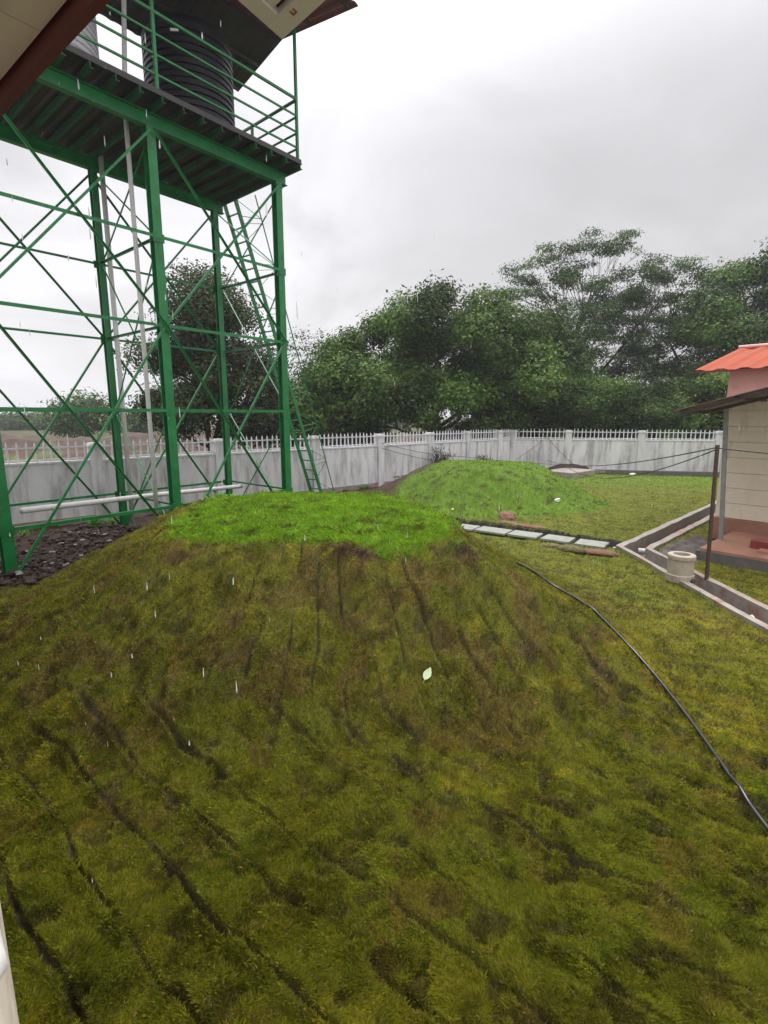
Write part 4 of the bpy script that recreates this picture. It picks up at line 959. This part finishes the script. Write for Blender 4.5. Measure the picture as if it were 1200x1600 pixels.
def foot_growth():
    g = np.random.default_rng(77); V = []; Cc = []
    segs = [(WL0, WL1, .34, .8), (WL1, WR1, .34, .8), (DR_C[0], DR_C[1], -.36, .35), (DR_C[0], DR_C[1], .35, .35), (DR_C[1], DR_C[2], .36, .35)]
    for (a, b, off, dens) in segs:
        a = np.array(a); b = np.array(b); d_ = b - a; Ls_ = np.hypot(*d_); d_ = d_ / Ls_; nn = np.array([d_[1], -d_[0]]) * (1 if off > 0 else -1)
        n = int(Ls_ * 26 * dens)
        for _ in range(n):
            s_ = g.uniform(0, Ls_); 
            if vn(np.array([s_ * 1.4]), np.array([off * 40]), 500)[0] < .5: continue
            c = a + d_ * s_ + nn * (abs(off) * (1 if dens < .5 else .6) + abs(g.normal(0, .10 if dens > .5 else .02))); z = tz(c[0], c[1]); hh = g.uniform(.05, .20) * (1 if dens > .5 else .45)
            for _k in range(7):
                az = g.uniform(0, 6.28); l = hh * g.uniform(.5, 1.2); w_ = .004 + .004 * dens + .006 * dens; bx = np.array([np.cos(az + 1.57), np.sin(az + 1.57), 0]) * w_; t_ = np.array([np.cos(az) * l * .6, np.sin(az) * l * .6, l]); o = np.array([c[0], c[1], z - .01]) + np.array([g.normal(0, .03), g.normal(0, .03), 0])
                V += [o - bx, o + bx, o + t_ * .6 + bx * .6 + np.array([0, 0, l * .1]), o + t_]; cl = g.uniform(.6, 1.4); Cc += [np.array([.10, .18, .025]) * cl] * 4
    o = npmesh('wall_foot_growth', np.array(V), np.arange(len(V)).reshape(-1, 4), M_blade, None, np.array(Cc)); tag(o, 'ragged tufts of grass growing along the wall feet and the drain kerbs', 'grass', kind='stuff')
foot_growth()

# ------------------------------------------------------------------ rain
M_rain = bpy.data.materials.new('rain_water'); M_rain.use_nodes = True
b_ = M_rain.node_tree.nodes['Principled BSDF']; b_.inputs['Base Color'].default_value = (.93, .94, .96, 1); b_.inputs['Roughness'].default_value = .12; b_.inputs['Transmission Weight'].default_value = .35; b_.inputs['IOR'].default_value = 1.33
m = MB(); r = random.Random(99)
def drop(c, ln, rd):
    d = Vector((r.uniform(-.03, .03), 0, -1)).normalized(); m.tube([c - d * ln * .5, c - d * ln * .2, c + d * ln * .3, c + d * ln * .5], [rd * .25, rd * .7, rd, rd * .3], 6)
for i in range(52):      # drips from the eave line
    s = r.uniform(-3.2, 1.2); p = pp(s, r.uniform(-.02, .06), 4.46 - r.random() ** 1.3 * 3.6); drop(p, r.uniform(.02, .06), r.uniform(.0018, .0038))
for i in range(330):
    y = r.uniform(2.5, 14); x = r.uniform(-.75, .75) * y; z = r.uniform(.2, 8.5); drop(Vector((x, y, z + (tz(x, y) if z < 1.5 else 0))), r.uniform(.02, .06), r.uniform(.0012, .0024))
tag(m.build('raindrops', M_rain), 'falling raindrops and drips from the eave', 'rain', kind='stuff')

# ------------------------------------------------------------------ haze
HAZE = 0.0008
mh = bpy.data.materials.new('haze'); mh.use_nodes = True; t = mh.node_tree; t.nodes.clear()
o_ = N(t, 'ShaderNodeOutputMaterial'); v_ = N(t, 'ShaderNodeVolumePrincipled', Density=HAZE, Anisotropy=.2); v_.inputs['Color'].default_value = (.95, .96, 1.0, 1); L(t, v_.outputs[0], o_.inputs['Volume'])
o = MB().box((0, 650, 9.5), (2600, 1750, 22), (1, 0, 0), (0, 1, 0)).build('haze', mh); tag(o, 'thin rain haze over the yard and the fields', 'haze', kind='stuff')
